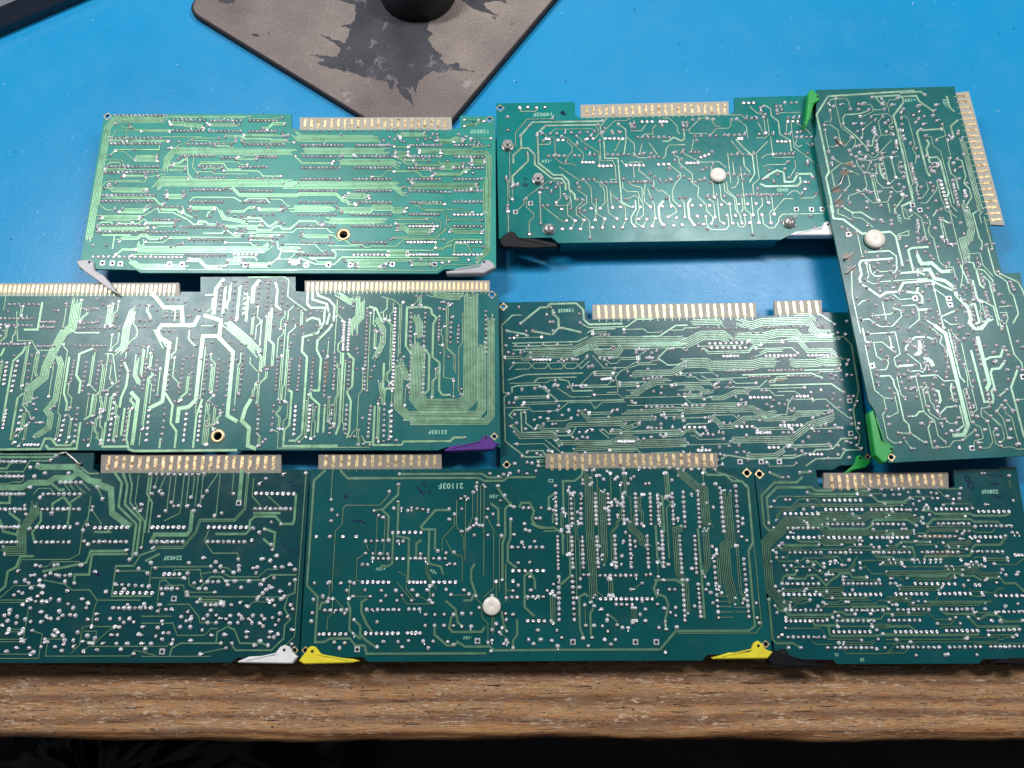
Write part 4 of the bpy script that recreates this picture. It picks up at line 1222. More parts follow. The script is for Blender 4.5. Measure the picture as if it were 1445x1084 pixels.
C.read('C6', '''
t 4 80,0 150,60 260,440 330,760 300,830 220,840; t 1 55,20 130,80 115,130 170,180 175,260; t 1 0,380 95,378 145,420 220,420 240,440; t 2 190,30 260,390 305,430; t 1 205,50 285,130 325,320 345,430 390,640 370,665
t 1 300,300 325,390 330,470; t 2 265,610 300,760 250,800; t 1 295,490 350,740 430,775 445,860 380,880 375,920; t 2 205,440 195,480 220,570 240,580; t 4 400,90 455,270 495,440 475,480; t 3 455,262 500,240 580,235 600,165
t 3 355,190 410,430 460,580 485,580; t 3 610,275 570,325 515,330 500,360 535,470 510,500 525,560 515,590; t 2 630,0 655,100 675,220 740,280 745,320; t 3 710,330 660,470 759,850; t 1 690,570 759,555; t 1 490,625 430,630 430,690 480,730 520,890 490,935 425,935
t 1 450,650 590,760 605,860 585,890; t 1 505,695 570,760; t 1 550,655 600,710 635,860; t 1 550,790 525,810 540,900 590,930 660,925 720,945 759,940; t 1 615,575 670,645; t 2 575,530 630,490; t 1 555,645 585,610
t 1 0,670 75,720 100,840 155,885; t 1 50,745 25,780 55,930 190,930 220,880 290,875 380,800; t 1 25,625 40,670 100,710 155,715 190,745 240,745; t 2 110,680 165,618 245,618; t 3 70,490 100,500 125,570 110,590; t 4 0,240 45,270 60,300
l 0 1.8 645,860 670,650 705,910 410,895; p 100,70 80,100 245,70 325,65 300,100 455,155 545,150 525,205 600,165 625,190 640,225 545,270 610,270 630,340 640,410 625,490 575,535 615,575 585,610 550,655 505,692 480,730 460,795 545,790 555,840 575,890 585,920 490,625 400,695 370,738 385,800 400,840 425,932 290,875 260,705 205,805 250,805 125,750 155,885 95,930 75,885 50,740 155,712 240,745 25,620 235,618 110,680 710,570 745,340 710,320 710,120 745,165
u 265,930; q 360,935 750,390; r 5 215,90 240,200; r 2 245,235 260,268; p 300,300 345,350 370,425 165,395 80,400 60,450; r 4 65,490 100,620; r 3 215,475 240,570; r 6 315,490 355,665; r 5 150,170 180,320; r 6 380,110 430,300; r 4 475,500 500,590''')
C.read('X', 'f v 60 1 1170,150 1440,635\ns 90 1180,150 1440,635')
for t, zs in (('250,905 320,850 355,775', (0.5, 2.4, 1.2)), ('270,1010 310,965 330,940', (0.5, 2.2, 0.8)), ('285,490 320,530 340,545', (0.5, 1.6, 0.5))):
    C.wire('C1', t, 0.45, 'silver', zs)
for t, zs in (('190,450 215,445 265,400', (0.5, 2.6, 1.4)), ('205,575 245,545 290,510', (0.5, 2.8, 1.4))):
    C.wire('C3', t, 0.5, 'silver', zs)

# ================================================================== board D
D = Board('D', 'circuit_board', 13.0, [(-70,418),(254,417.5),(256,412),(283,412),(283,391),(417,390),(417,411),(430,412),(691,412),(703,412),(706,631),(631,631),(617,635.5),(-70,635.5)],
          ((283,391),(417,390)), 'wide circuit board with purple lever and two long rows of narrow gold contacts', MK['D'], TK['D'], 4)
D.eyelet(694.4,416.2,1.4,'silver'); D.eyelet(697.5,616,1.2,'gold'); D.eyelet(307,615.5,2.4,'big')
D.connector([(-70,400),(252.5,399.2),(254,417.5),(-70,418)], (-37,408.2), (245.6,407.8), 45, 12, 'gold_clean', width=1.45)
D.connector([(430,396.2),(691,396),(691.3,412),(430,412)], (434.8,404.5), (685.6,404.5), 40, 12, 'gold_clean', width=1.45)
D.lever('purple','D2','1070,987 1110,965 1260,945 1280,915 1300,905 1320,915 1345,945 1370,950 1340,985 1080,995',(1300,922))
D.text('33103F','D2',1037,888,6)
D.read('D1', '''
r 7 55,200 220,200; r 6 470,225 555,225; r 3 950,170 1010,170; r 3 790,200 860,205; r 8 5,280 180,280; r 8 5,315 180,320; r 7 230,300 310,300; r 5 230,330 300,330; r 7 440,310 560,300; r 9 450,335 680,330
r 3 945,245 1005,250; r 3 945,270 1005,270; r 3 930,350 990,350; r 3 790,290 850,290; r 3 790,325 850,325; r 8 5,425 140,425; r 6 215,437 310,437; r 8 430,435 600,435; r 3 775,430 835,430
r 7 420,520 400,640; r 7 490,530 465,690; r 7 690,520 665,700; r 8 830,515 810,680; r 7 890,520 870,690; r 7 970,515 945,690; r 8 1040,515 1015,700; r 8 1095,495 1075,715; r 9 1175,490 1150,710; r 8 1240,515 1225,690; r 8 1305,490 1280,720; r 9 1380,485 1355,715
r 6 565,525 545,650; o 6 40,530 20,650; o 7 100,520 65,690; r 5 165,540 150,690; o 7 640,790 615,970; r 8 730,790 700,970; o 6 845,800 830,970; r 6 935,790 915,970; o 7 1060,790 1040,970; o 8 1140,780 1120,970; o 6 370,830 335,970; r 7 440,790 420,980; o 6 120,800 85,980; o 6 35,800 15,900; o 5 140,995 215,995
r 7 1262,75 1240,235; r 7 1335,70 1310,270; r 7 1400,70 1380,235; p 165,870 190,845 205,870 225,870 240,870 180,850 45,240 375,195 330,235 310,235 550,170 585,200 570,280 635,190 660,270 865,460 725,450 790,475 850,570 970,455 1015,440 1110,435 1200,415 1095,395 1120,395 1215,320 1085,265 1065,268 1105,228 1050,185 925,275 890,235 1160,215 1130,235 1300,285 1325,280 1295,415 1315,415 1365,420 1395,430 1060,500 1140,510 1270,525 1340,515 995,580 1260,575 625,520 735,580 585,690 610,692 765,670 990,750 1010,755 1125,720 1205,770 1245,800 1265,770 1325,800 495,875 520,870 500,965 475,970 310,780 285,795 190,765 205,795 210,730 190,735 80,490 180,490 250,495 290,560 390,800 600,690 20,350 5,380
t 4 865,140 900,180 930,215 1030,220 1035,300; t 4 1125,270 1100,315 915,320 890,350 910,390 945,420 945,680 920,750 850,785; t 4 1160,262 1250,290 1245,390 1300,470 1310,690 1300,830 1340,860; t 4 1245,378 1155,380 1140,500 1100,740 1070,780 1010,790 1008,865
t 3 525,450 455,480 440,540 430,600 455,640 450,700; t 3 705,530 725,580 718,660 685,730 680,780; t 3 145,440 130,470 75,520 15,860; t 3 130,705 105,730 55,965; t 3 530,710 510,830 480,850; t 3 395,500 360,700 380,760 375,800
b 6 445,165 400,330 360,360 300,470 260,560 250,610 170,680 145,780; b 4 320,470 350,540 310,740 265,800 290,830 275,900 180,960; t 2 400,340 430,360 560,360; b 5 760,220 720,330 700,440 650,490; b 3 780,480 765,600 790,650
t 3 590,870 590,1005 725,1005; t 4 745,700 768,740 765,990; t 3 735,800 718,960 730,1020 760,1030 1340,1025; t 3 1145,740 1115,830 1092,1010; t 3 935,700 975,770 970,870 1000,920 990,1010; t 3 908,960 905,1010; t 3 712,790 690,900 682,940
t 4 1420,740 1390,790 1370,860 1410,900 1405,1000 1445,1015; t 3 0,1020 230,1020 255,960 290,960 320,1000 400,995 420,970; t 3 260,1000 275,1018 430,1018 460,870; b 6 1275,300 1400,405 1470,480; b 4 1400,130 1385,290; t 2 1225,145 1165,145; t 4 1265,60 1225,110 1210,250; t 1 1140,320 1210,320
t 1 610,480 590,680; t 1 600,480 640,480 660,640 600,690; b 3 880,340 930,440; t 3 25,450 5,490; t 3 240,190 215,340 140,345; t 1 95,240 100,400 180,410 210,460 290,460; t 1 30,150 25,230
''')
D.read('D2', '''
r 7 65,75 40,245; r 7 115,80 100,225; r 7 195,75 180,240; r 22 652,215 635,655; o 24 805,215 790,650; r 9 890,215 885,420; r 9 970,215 960,420; r 10 890,465 880,675; r 10 965,470 955,675; r 8 1045,260 1040,390; r 6 1110,265 1105,400; r 5 1150,310 1145,400; r 10 1298,230 1300,455
o 11 555,275 545,440; o 11 525,290 520,440; r 8 555,485 545,655; r 9 475,485 465,655; r 9 425,490 415,690; r 9 355,490 345,660; r 9 285,490 270,660; r 9 230,490 220,655; r 9 165,485 150,660
o 7 260,750 250,900; o 7 340,745 330,880; r 7 460,745 445,895; r 7 540,745 530,900; r 8 670,750 655,915; r 8 745,740 740,940; o 7 785,745 780,915; r 6 60,770 50,900; r 5 140,745 130,880
p 120,65 95,62 130,180 215,195 150,230 210,290 165,245 275,220 340,220 250,275 270,300 315,270 300,325 345,245 375,310 395,310 395,330 385,375 360,350 330,395 410,450 305,355 140,310 180,385 185,420 250,360 235,405 240,495 380,230 405,235 440,235 500,210 520,215 575,180 575,205 435,305 465,290 595,360 595,435 600,460 595,545 730,240 740,290 720,340 730,355 735,405 695,330 850,480 715,460 700,485 690,530 675,555 670,590 1055,180 1070,180 1045,215 1070,220 1115,190 1120,260 1095,480 1050,460 1120,600 1165,655 1100,688 1165,685 720,705 710,720 625,815 1185,920 810,935 580,915 630,955 665,960 125,885 80,945 95,930 130,850 370,755 420,745
t 3 330,125 320,190 345,210 415,212 420,290 380,350 300,370 295,450 315,480 320,560 300,900 260,935 225,940; t 3 355,125 352,165 430,190 445,250 430,300; t 3 380,130 385,145 440,165 470,200 470,290 440,330 380,390 375,440 400,490 395,560 385,660 340,665 345,700 385,740 385,890
t 3 320,280 350,265 390,275 400,320; t 3 220,660 235,670 230,850 195,880 195,965 485,965; t 3 510,460 515,700 500,850 480,900; t 3 545,460 575,490 570,640 540,670 560,720 555,880 540,920; t 3 420,755 410,890
b 6 615,150 610,260 578,295 575,360; b 4 690,250 740,330 735,400 690,500; t 3 665,205 700,215 735,290; t 3 965,205 870,210 860,420 890,460; t 3 965,205 1000,215 1005,245 1030,265 1010,300 1010,480 1045,510 1045,660 1060,685 1100,688
b 5 0.80 1327,250 1327,800 1300,832 860,832; b 6 0.80 1275,400 1280,765 1250,798 870,798 825,750 822,500; b 10 0.80 1217,130 1217,700 1170,747 960,747 925,700 925,400
t 3 740,515 740,650 780,655; t 3 750,655 745,695; t 3 970,440 992,470 985,660 965,680; t 3 685,750 690,960 840,960 850,940 1105,940 1125,920 1185,918; t 2 620,910 640,945 685,945; t 1 130,875 160,890 165,978 540,980 665,965
t 1 1175,240 1170,400 1150,430 1150,660 1165,685; t 1 1040,410 1070,430 1070,590 1120,600; t 3 150,75 160,110 155,200 180,220; t 4 25,180 30,100 60,65; t 1 0,45 200,40 220,60 220,150 270,190 320,225; b 5 905,240 940,300 930,380
b 4 830,500 880,620; b 5 990,130 1100,150 1190,150; b 4 480,130 560,180 600,150; b 3 720,600 740,735; t 1 730,150 800,170 825,195 825,480
x 830,850 1180,940
f v 330 2 -1500,80 1130,1000''')

# ================================================================== board E
E = Board('E', 'circuit_board', 7.0, [(704,427),(825,425),(827,449),(836,451),(1067,448),(1093,445),(1160,443),(1162,441),(1202,441),(1227,655),(1185,657),(1175,663),(706,664)],
          ((836,451),(1160,443)), 'dark circuit board with one long and one short contact strip and a green lever', MK['E'], TK['E'], 5)
E.yaw_fix = 0
E.eyelet(710.4,433,1.4,'gold'); E.eyelet(715,656,1.3,'gold'); E.eyelet(1224.5,645,1.0,'gold')
E.connector([(836,430),(1067,427.3),(1067.5,448.2),(836,451)], (844.8,440.5), (1060.4,437.5), 22, 19, 'gold_clean')
E.connector([(1092.6,425),(1159.4,423.5),(1160,443),(1093,445)], (1099.6,434.5), (1152.6,433), 6, 17, 'gold_clean')
E.lever('green','E2','990,1082 1050,1042 1072,1010 1080,970 1105,962 1130,985 1172,1000 1140,1040 1060,1055 1000,1090',(1103,982))
E.text('13803F','E1',428,78,5)
E.read('E1', '''
t 2 155,108 100,108 35,170 45,580 75,590 50,610 55,880 180,975 300,975; t 3 155,155 270,62 310,60 330,40 490,35 535,75 535,135 570,160 770,165; t 3 345,75 350,100 385,130 380,185 345,225; t 3 400,185 510,210; t 3 70,205 180,225; t 3 220,205 330,225
t 2 515,155 565,180 800,182 860,135 960,130; t 2 560,215 600,190 730,195; t 2 100,275 500,275 560,240; t 2 105,295 460,295; t 2 105,315 450,318
b 6 160,338 480,330 610,265 740,265 900,255 1060,272 1170,272; b 4 290,355 470,352 560,308 600,305 640,345 740,345 770,300 860,292 1170,292; t 2 600,320 700,312
t 1 80,440 120,400 200,400 235,435 300,435 330,400 400,400 430,435 480,435 550,375 570,360; t 1 120,440 200,437 235,400 310,400 335,437 400,437 430,400 490,400 520,435 570,390
t 2 75,505 180,470 530,465; t 2 235,515 260,490 490,490; t 2 100,580 95,550 130,535 265,540 380,630 620,625 780,635; t 2 385,500 440,510 470,572 590,570; t 1 510,540 600,455 700,445 740,460; t 1 375,555 460,610 580,605; t 1 590,355 660,430 800,430 880,380 880,350 930,320
t 1 60,670 200,675 220,700 380,690 440,640 580,645 605,680 650,640 790,640; t 2 100,740 80,720 110,685 200,690; t 2 155,700 155,820 350,830 380,850 460,840 490,790; t 2 180,710 185,770 230,805; b 3 95,790 150,850 350,850 400,910
b 3 230,770 300,810 430,815 450,775 760,775 800,800 870,775; t 1 310,750 420,760 470,740; b 3 520,690 570,750 760,750 960,730; b 3 370,880 500,900 620,880 700,890 760,860 860,850; b 5 470,920 600,908 700,908 1080,890 1170,880; t 1 300,870 400,950; t 2 185,950 190,935 285,940 300,965
t 1 680,580 740,580 745,520 730,490 760,450 870,410 980,410; b 4 800,590 860,580 920,540 980,520 1060,510; b 4 820,490 860,460 1080,465 1140,420 1170,400; t 2 900,235 1000,240 1100,170 1170,170; t 2 990,370 1050,415 1110,410 1170,385; t 1 630,810 690,860; b 3 780,700 960,700 1010,680 1170,690
r 3 635,372 695,372; o 6 230,380 330,380; r 4 400,380 500,380; r 4 470,540 530,540; r 2 355,540 380,540; p 270,548 295,548 323,572; o 6 750,880 840,880; p 530,855 560,858 495,868 380,870 590,812 688,732 715,690 742,688 545,690 505,695 445,690 375,690 330,697 385,665
o 4 650,500 700,495; r 3 640,235 690,230; r 4 920,370 960,370; p 1085,315 1145,315; r 5 905,500 1010,490; r 6 920,670 1080,670; p 890,690 835,645 930,440; r 4 925,800 1010,800; r 5 855,320 930,320
p 140,60 150,160 310,105 335,60 355,95 330,150 350,150 510,100 515,155 395,190 515,215 85,250 130,235 185,205 190,235 225,205 350,205 65,205 120,295 200,295 290,290 375,290 460,290 60,295 75,335 150,340 210,340 590,420 565,425 555,365 440,550 75,590 80,645 110,645 160,660 90,790 125,770 175,705 290,775 345,775 235,750 180,805 240,805 375,820 450,820 510,825 550,825 460,740 500,720 405,720 270,735 320,700 190,950 250,955 275,965 190,1010 220,1015 905,865 795,770 875,775 1010,720 1040,740 1090,740 975,735 870,870 950,855 1025,855 1080,795 1010,775 1145,755
x 20,30 520,220
''')
E.eyelet(700+717/4.337, 420+308/4.337, 0.8, 'silver')
E.read('E2', '''
b 4 70,150 230,150 260,180; b 5 340,145 430,172 500,145 780,148 810,200 850,220 960,222; t 2 960,240 1000,240 1055,290 1085,570 1065,690 1070,810 1100,850 1090,900; b 6 0,290 60,270 130,232 260,232 310,272; b 5 330,240 520,235 590,217 700,217 740,250 960,245
b 6 0,410 80,400 160,395 190,415 450,415 490,400 600,395; b 5 660,380 700,405 830,400 870,385 1020,390; r 8 170,190 410,190; r 3 515,185 570,183; r 5 600,185 780,180; o 8 180,283 410,275; o 7 190,308 400,308; o 8 525,358 700,355; o 5 265,360 350,358; o 8 785,355 950,355; r 8 275,450 440,445; r 9 545,448 740,445; r 6 425,485 540,485; r 6 665,482 790,482
o 6 430,612 550,612; o 4 715,605 780,605; r 5 15,663 130,663; o 4 345,790 440,790; o 6 615,782 740,782; r 3 630,828 695,828; r 2 235,828 262,828; o 5 25,795 150,795; o 5 470,828 550,828; r 3 140,835 200,840; o 4 110,935 180,935; o 3 545,918 600,918; o 4 795,960 865,960
p 605,650 640,655 668,682 697,682 570,630 530,655 560,670 475,685 485,755 390,768 405,845 305,770 195,755 370,660 400,660 215,555 235,550 290,550 325,550 500,570 525,570 990,505 940,590 930,625 980,630 1030,605 1060,605 1085,635 1070,660 1040,690 1045,740 1050,775 970,675 900,665 880,715 810,740 820,820 848,822 915,822 785,855 750,885 815,785 790,785 890,780 860,790 945,785 990,800 1075,860 1045,890 1080,905 1105,925 1000,930 925,925 965,962 1035,980 905,985 765,960 710,1015 705,930 415,995 1020,475 1050,475 950,480 920,470 830,490 1000,580 445,215 490,215 905,215 965,215 1010,225 945,165 840,180 870,175 1020,145 1030,385 1020,410 970,435 345,950 390,945 300,910 360,905 245,960 270,965 60,955
u 800,580 860,565 1095,770 1090,800; q 365,1005 495,1005 605,1005 1042,832 1035,632
t 2 550,535 925,530 990,575; t 1 270,550 485,550 530,505; b 3 0,555 120,555 150,580 200,570; b 3 170,620 260,610 340,580 400,575 430,590; b 4 0,700 90,690 150,682 440,685 520,720 600,705; t 1 690,605 660,650 650,710 540,725
b 3 170,720 230,760 250,790 320,790 390,740 500,735 530,745 690,740 720,715 880,712; t 1 510,570 550,570 580,600 635,600; t 1 600,580 700,570 740,600; t 1 805,640 830,620 890,625 970,690 1045,745; b 4 290,870 490,870 680,870 790,780 890,750 940,735; b 2 490,892 710,892
t 1 0,900 290,900 320,880; b 3 400,950 430,970 580,970 640,930; t 2 250,990 290,965 430,985 690,985 750,960; t 2 770,1030 830,985 980,985 1010,940 1100,925; t 2 930,930 985,865 1070,860; t 2 800,965 830,930 930,930; t 1 540,1010 545,1030 690,1033 710,1015
t 2 380,475 800,462 870,490; t 1 130,480 170,500 290,500 340,490 410,485; b 2 460,355 530,325 640,325; b 3 640,255 720,262 780,320 920,330 960,360; t 2 850,100 950,165; b 2 690,110 790,100 830,140
x 800,520 1000,620
f h 220 2 -1080,130 1070,1020
s 70 -1060,150 1050,1000''')

# ================================================================== board F
Fb = Board('F', 'circuit_board', 10.9, [(-90,637),(133,638),(131,662),(141,667.5),(397,667.5),(400,662),(436.5,663),(421,929),(335,928),(326,935),(-90,936)],
          ((-90,936),(326,935)), 'dark circuit board with a white lever, bent jumper wire and wide pale green power traces', MK['F'], TK['F'], 6)
Fb.eyelet(415.3,917.8,1.2,'gold')
Fb.connector([(143,642),(396.5,642),(397,667.5),(142,667.5)], (153,653.5), (386,653.5), 22, 20, 'gold_worn', width=1.75)
Fb.lever('white','F2','443,997 495,975 610,968 640,930 660,920 685,930 700,960 722,975 695,1007 450,1003',(660,943))
Fb.text('22403F','F2',145,516,6)
Fb.ink('F1','445,590 462,598','450,585 455,602', w=1.0); Fb.ink('F2','690,180 735,185','700,195 725,205','680,170 705,160','650,445 665,455 655,465','675,480 685,490','710,485 725,492', w=0.6)
Fb.wire('F8','860,212 960,192 1080,290 1150,365 1195,350', 0.55, 'silver', (0.4, 1.6, 1.8, 1.2, 0.5))
Fb.read('F8', '''
t 5 0,712 330,690 430,630 700,635 800,565 1040,565 1110,510; t 5 540,385 600,405 1090,405 1120,460 1190,510 1300,600 1445,625; t 3 0,212 870,208; t 3 0,262 800,260; t 2 700,312 440,315 340,470 0,475; t 3 740,640 860,735 930,740; t 3 150,350 100,420 0,430
t 1 490,800 560,715 730,715 790,790; t 1 1000,640 1080,740; t 1 1090,640 1170,730 1240,790; t 1 1190,630 1310,750; t 1 930,650 1010,740 1030,790; t 2 100,480 105,530; t 1 0,640 120,650 180,625 310,625 350,580; t 2 1140,380 1290,500 1430,500''')
Fb.read('F1', '''
t 5 440,170 515,200 520,310 600,370; t 3 530,120 560,170 555,280 640,360 605,515; t 3 570,125 590,180 580,270 655,345 630,495; t 2 600,130 615,180 600,260 675,350 655,465; t 1 650,135 620,260 640,290; t 2 690,140 685,400
r 7 0,72 115,72; r 6 5,140 105,140; r 5 280,168 375,168; r 8 200,222 370,222; r 6 10,222 110,222; r 6 0,292 115,292; r 8 195,292 365,292; o 7 170,375 325,375; r 5 10,375 85,375; r 7 165,445 320,445; r 4 10,445 75,445; o 7 440,378 590,375; r 7 435,443 585,443
p 140,98 175,85 235,65 260,45 160,140 208,125 318,125 140,190 185,238 115,275 120,315 240,312 138,383 450,190 475,245 430,280 425,297 358,360 385,390 405,365 390,440 408,455 600,525 630,500 655,470 585,482 625,290 655,270 650,300
t 2 455,195 475,240; t 3 295,235 245,265 240,290; t 3 300,240 320,275 320,365; t 3 320,265 370,230; t 3 45,215 45,265 0,260; t 3 0,340 15,395 80,410 90,345 45,310 45,290; t 3 160,445 150,400 190,345 190,300; b 6 160,260 160,310 130,350 100,400 100,490 0,480; t 1 380,400 370,500 320,525 100,525 80,575
t 3 155,510 95,510 75,560 35,580 25,650 0,670; t 3 585,482 420,490 400,540 350,550 200,580; t 3 590,490 430,510 410,590 345,600 345,635; t 1 200,620 300,640 335,665 415,668 450,715 650,712; t 1 450,715 430,760 430,830 380,840 370,920 330,960; t 2 700,700 525,690 530,560 620,550 650,505 723,480
t 1 215,920 215,970 600,975 625,945 723,970; t 1 0,980 40,985 180,985 195,870 150,855; t 1 130,740 125,830 105,905; t 1 390,855 445,860 445,900; t 1 410,300 410,350; t 1 430,300 470,360; t 1 415,230 415,330 380,380; t 3 440,400 510,395 500,385
r 6 535,640 690,650; o 7 535,680 705,680; r 8 525,750 700,750; r 3 510,800 600,800; l 0 1.6 165,552 375,552 310,670 380,708 255,852 250,880 650,875 515,875 190,768
p 250,552 268,550 82,580 115,622 160,597 210,600 260,597 325,597 345,635 183,622 145,658 65,690 105,682 200,650 195,680 140,710 165,720 235,708 105,735 195,720 215,720 340,750 400,750 275,765 290,785 325,782 350,785 405,803 445,778 45,760 20,785 80,790 35,810 10,830 75,820 215,790 190,815 270,800 235,800 150,855 90,870 30,868 405,878 440,890 220,908 110,905 75,935 30,952 135,935 155,955 190,930 255,930 340,900 340,930 300,900 430,915 475,915 450,945 540,915 590,915 560,942 545,838 660,838 620,815 545,875 655,915 700,915 675,940 620,962
''')
Fb.read('F2', '''
o 8 530,218 705,220; r 8 525,290 690,290; o 7 50,375 195,375; o 8 310,375 485,375; r 7 45,443 190,443; r 8 305,443 475,443; o 4 105,592 175,592; r 3 305,628 355,628; p 390,625 430,625 497,625 460,655; r 4 90,660 165,660
t 4 460,115 455,265; t 4 230,300 230,390 210,408 60,410 45,440; t 2 35,130 25,220 45,260 35,400; t 1 75,140 60,190; t 1 110,140 80,205; t 1 140,140 110,300; t 1 165,135 140,260; t 1 190,135 185,310 105,345; t 1 215,135 210,275; t 1 250,140 230,235; t 1 265,135 245,275; t 1 290,140 265,275; t 1 355,125 300,205; t 1 368,130 340,320; t 1 425,130 420,215
p 60,190 45,220 80,210 95,222 110,300 137,260 148,278 170,275 210,278 228,237 240,300 265,275 282,235 302,208 425,220 337,322 370,310 80,325 545,175 575,150 655,130 760,125; r 10 40,130 290,130; q 450,262
b 2 490,130 480,290 430,340 270,345 250,400 190,460 30,480; t 1 520,150 510,230 550,275; t 1 580,225 645,285; t 3 520,308 640,312; t 3 345,408 480,405 500,390 500,345 525,325 620,325 650,360 700,360 712,340 710,225; t 1 310,390 290,440 330,495 445,497 450,520
t 3 20,530 80,500; t 3 565,380 615,400 615,470; t 1 30,640 50,560 320,557; t 1 370,560 400,565 430,590; t 1 150,600 150,570 270,575 280,620; t 1 280,590 340,580 380,590 410,605 540,605 580,570 630,570; t 2 265,660 300,625 320,605 370,605 385,620 565,620 600,600 715,592
t 1 215,590 220,640 260,662; t 1 70,740 85,625 110,620 145,655; t 1 110,650 195,640 200,695 535,700; t 1 120,735 220,730 265,790 270,815 350,820; t 1 0,785 140,790; t 1 0,820 145,820 165,875 290,878 320,845 350,845; t 2 130,970 140,935 180,912 365,912; t 2 345,905 350,860 400,835 430,850 455,915 560,910 585,925
t 1 270,960 390,935; t 2 410,910 435,945 600,945 660,890 660,830 690,800 660,750 680,690 710,680 712,620; t 1 755,130 715,880 650,940; t 1 0,975 130,970 320,975; t 3 565,430 600,460
l 0 1.7 285,517 390,625 430,625 640,672 555,523 383,873 320,875 600,655 520,922
p 447,523 450,555 218,540 42,540 320,557 343,537 365,557 595,530 625,507 618,560 650,560 685,548 515,565 535,560 530,587 425,585 340,580 275,625 265,660 213,588 710,620 685,640 565,620 605,713 582,710 645,708 550,640 560,680 535,707 83,735 95,685 75,765 112,757 138,755 258,722 295,735 320,735 343,735 378,735 415,735 455,725 485,740 183,790 230,788 205,810 178,838 225,838 285,800 305,783 345,783 305,818 345,818 360,797 410,785 450,780 465,800 390,800 408,820 445,818 495,800 515,785 555,785 568,800 545,820 510,818 640,775 675,790 635,805 695,850 630,870 595,860 590,885 485,860 485,885 280,852 367,913 418,913 390,935 270,965 585,922 100,865 125,865 95,895 145,897 65,880 45,915 15,940 700,755 690,735 605,795 515,380 600,352 645,362 545,400 570,385 600,455 605,480
u 510,435; q 95,950 150,705
x 90,490 200,545
f h 50 2 -640,540 720,960
s 60 -640,560 700,950''')

# ================================================================== board G
Gb = Board('G', 'circuit_board', 9.7, [(438,662),(1063,660),(1090,923),(998,924),(991,932),(519,934),(512,927),(423,930)],
          ((519,934),(991,932)), 'dark green circuit board with two yellow levers, round white rivet and two contact strips', MK['G'], TK['G'], 7)
Gb.eyelet(1053.9,667.5,1.5,'gold'); Gb.eyelet(431,917.7,1.1,'gold'); Gb.eyelet(1080.5,909,1.1,'gold')
Gb.connector([(449.5,641.5),(623,641),(623.3,662),(449.2,662.3)], (459.8,651), (613.4,650.5), 15, 18, 'gold_worn', width=1.7)
Gb.connector([(770,640),(1012.6,639.2),(1012.8,660.3),(769.6,661)], (778.9,650), (1004.4,649), 22, 18, 'gold_worn', width=1.7, long_first=5)
Gb.lever('yellow','G1','5,1027 20,1005 38,985 48,965 65,955 85,960 108,990 135,1005 265,1018 292,1028 260,1036 30,1042',(70,980))
Gb.lever('yellow','G2','865,1012 945,987 1045,985 1065,940 1085,930 1105,945 1120,970 1155,985 1130,1015 870,1019',(1085,954))
Gb.rivet(693.8,855.5,13)
Gb.text('21103F','G1',733,188,8); Gb.text('+15V','G1',398,585,4.5); Gb.text('+5V','G1',650,598,4.5,rot=150); Gb.text('-15V','G1',940,238,5); Gb.text('-15V','G1',812,914,4.5); Gb.text('C2','G2',92,165,4.5,rot=0)
Gb.ink('G1','572,195 600,232','582,205 596,222','600,178 612,190','625,215 635,228','268,355 295,362 300,350','305,358 325,368','222,235 228,248 238,240','235,228 242,245', w=0.75)
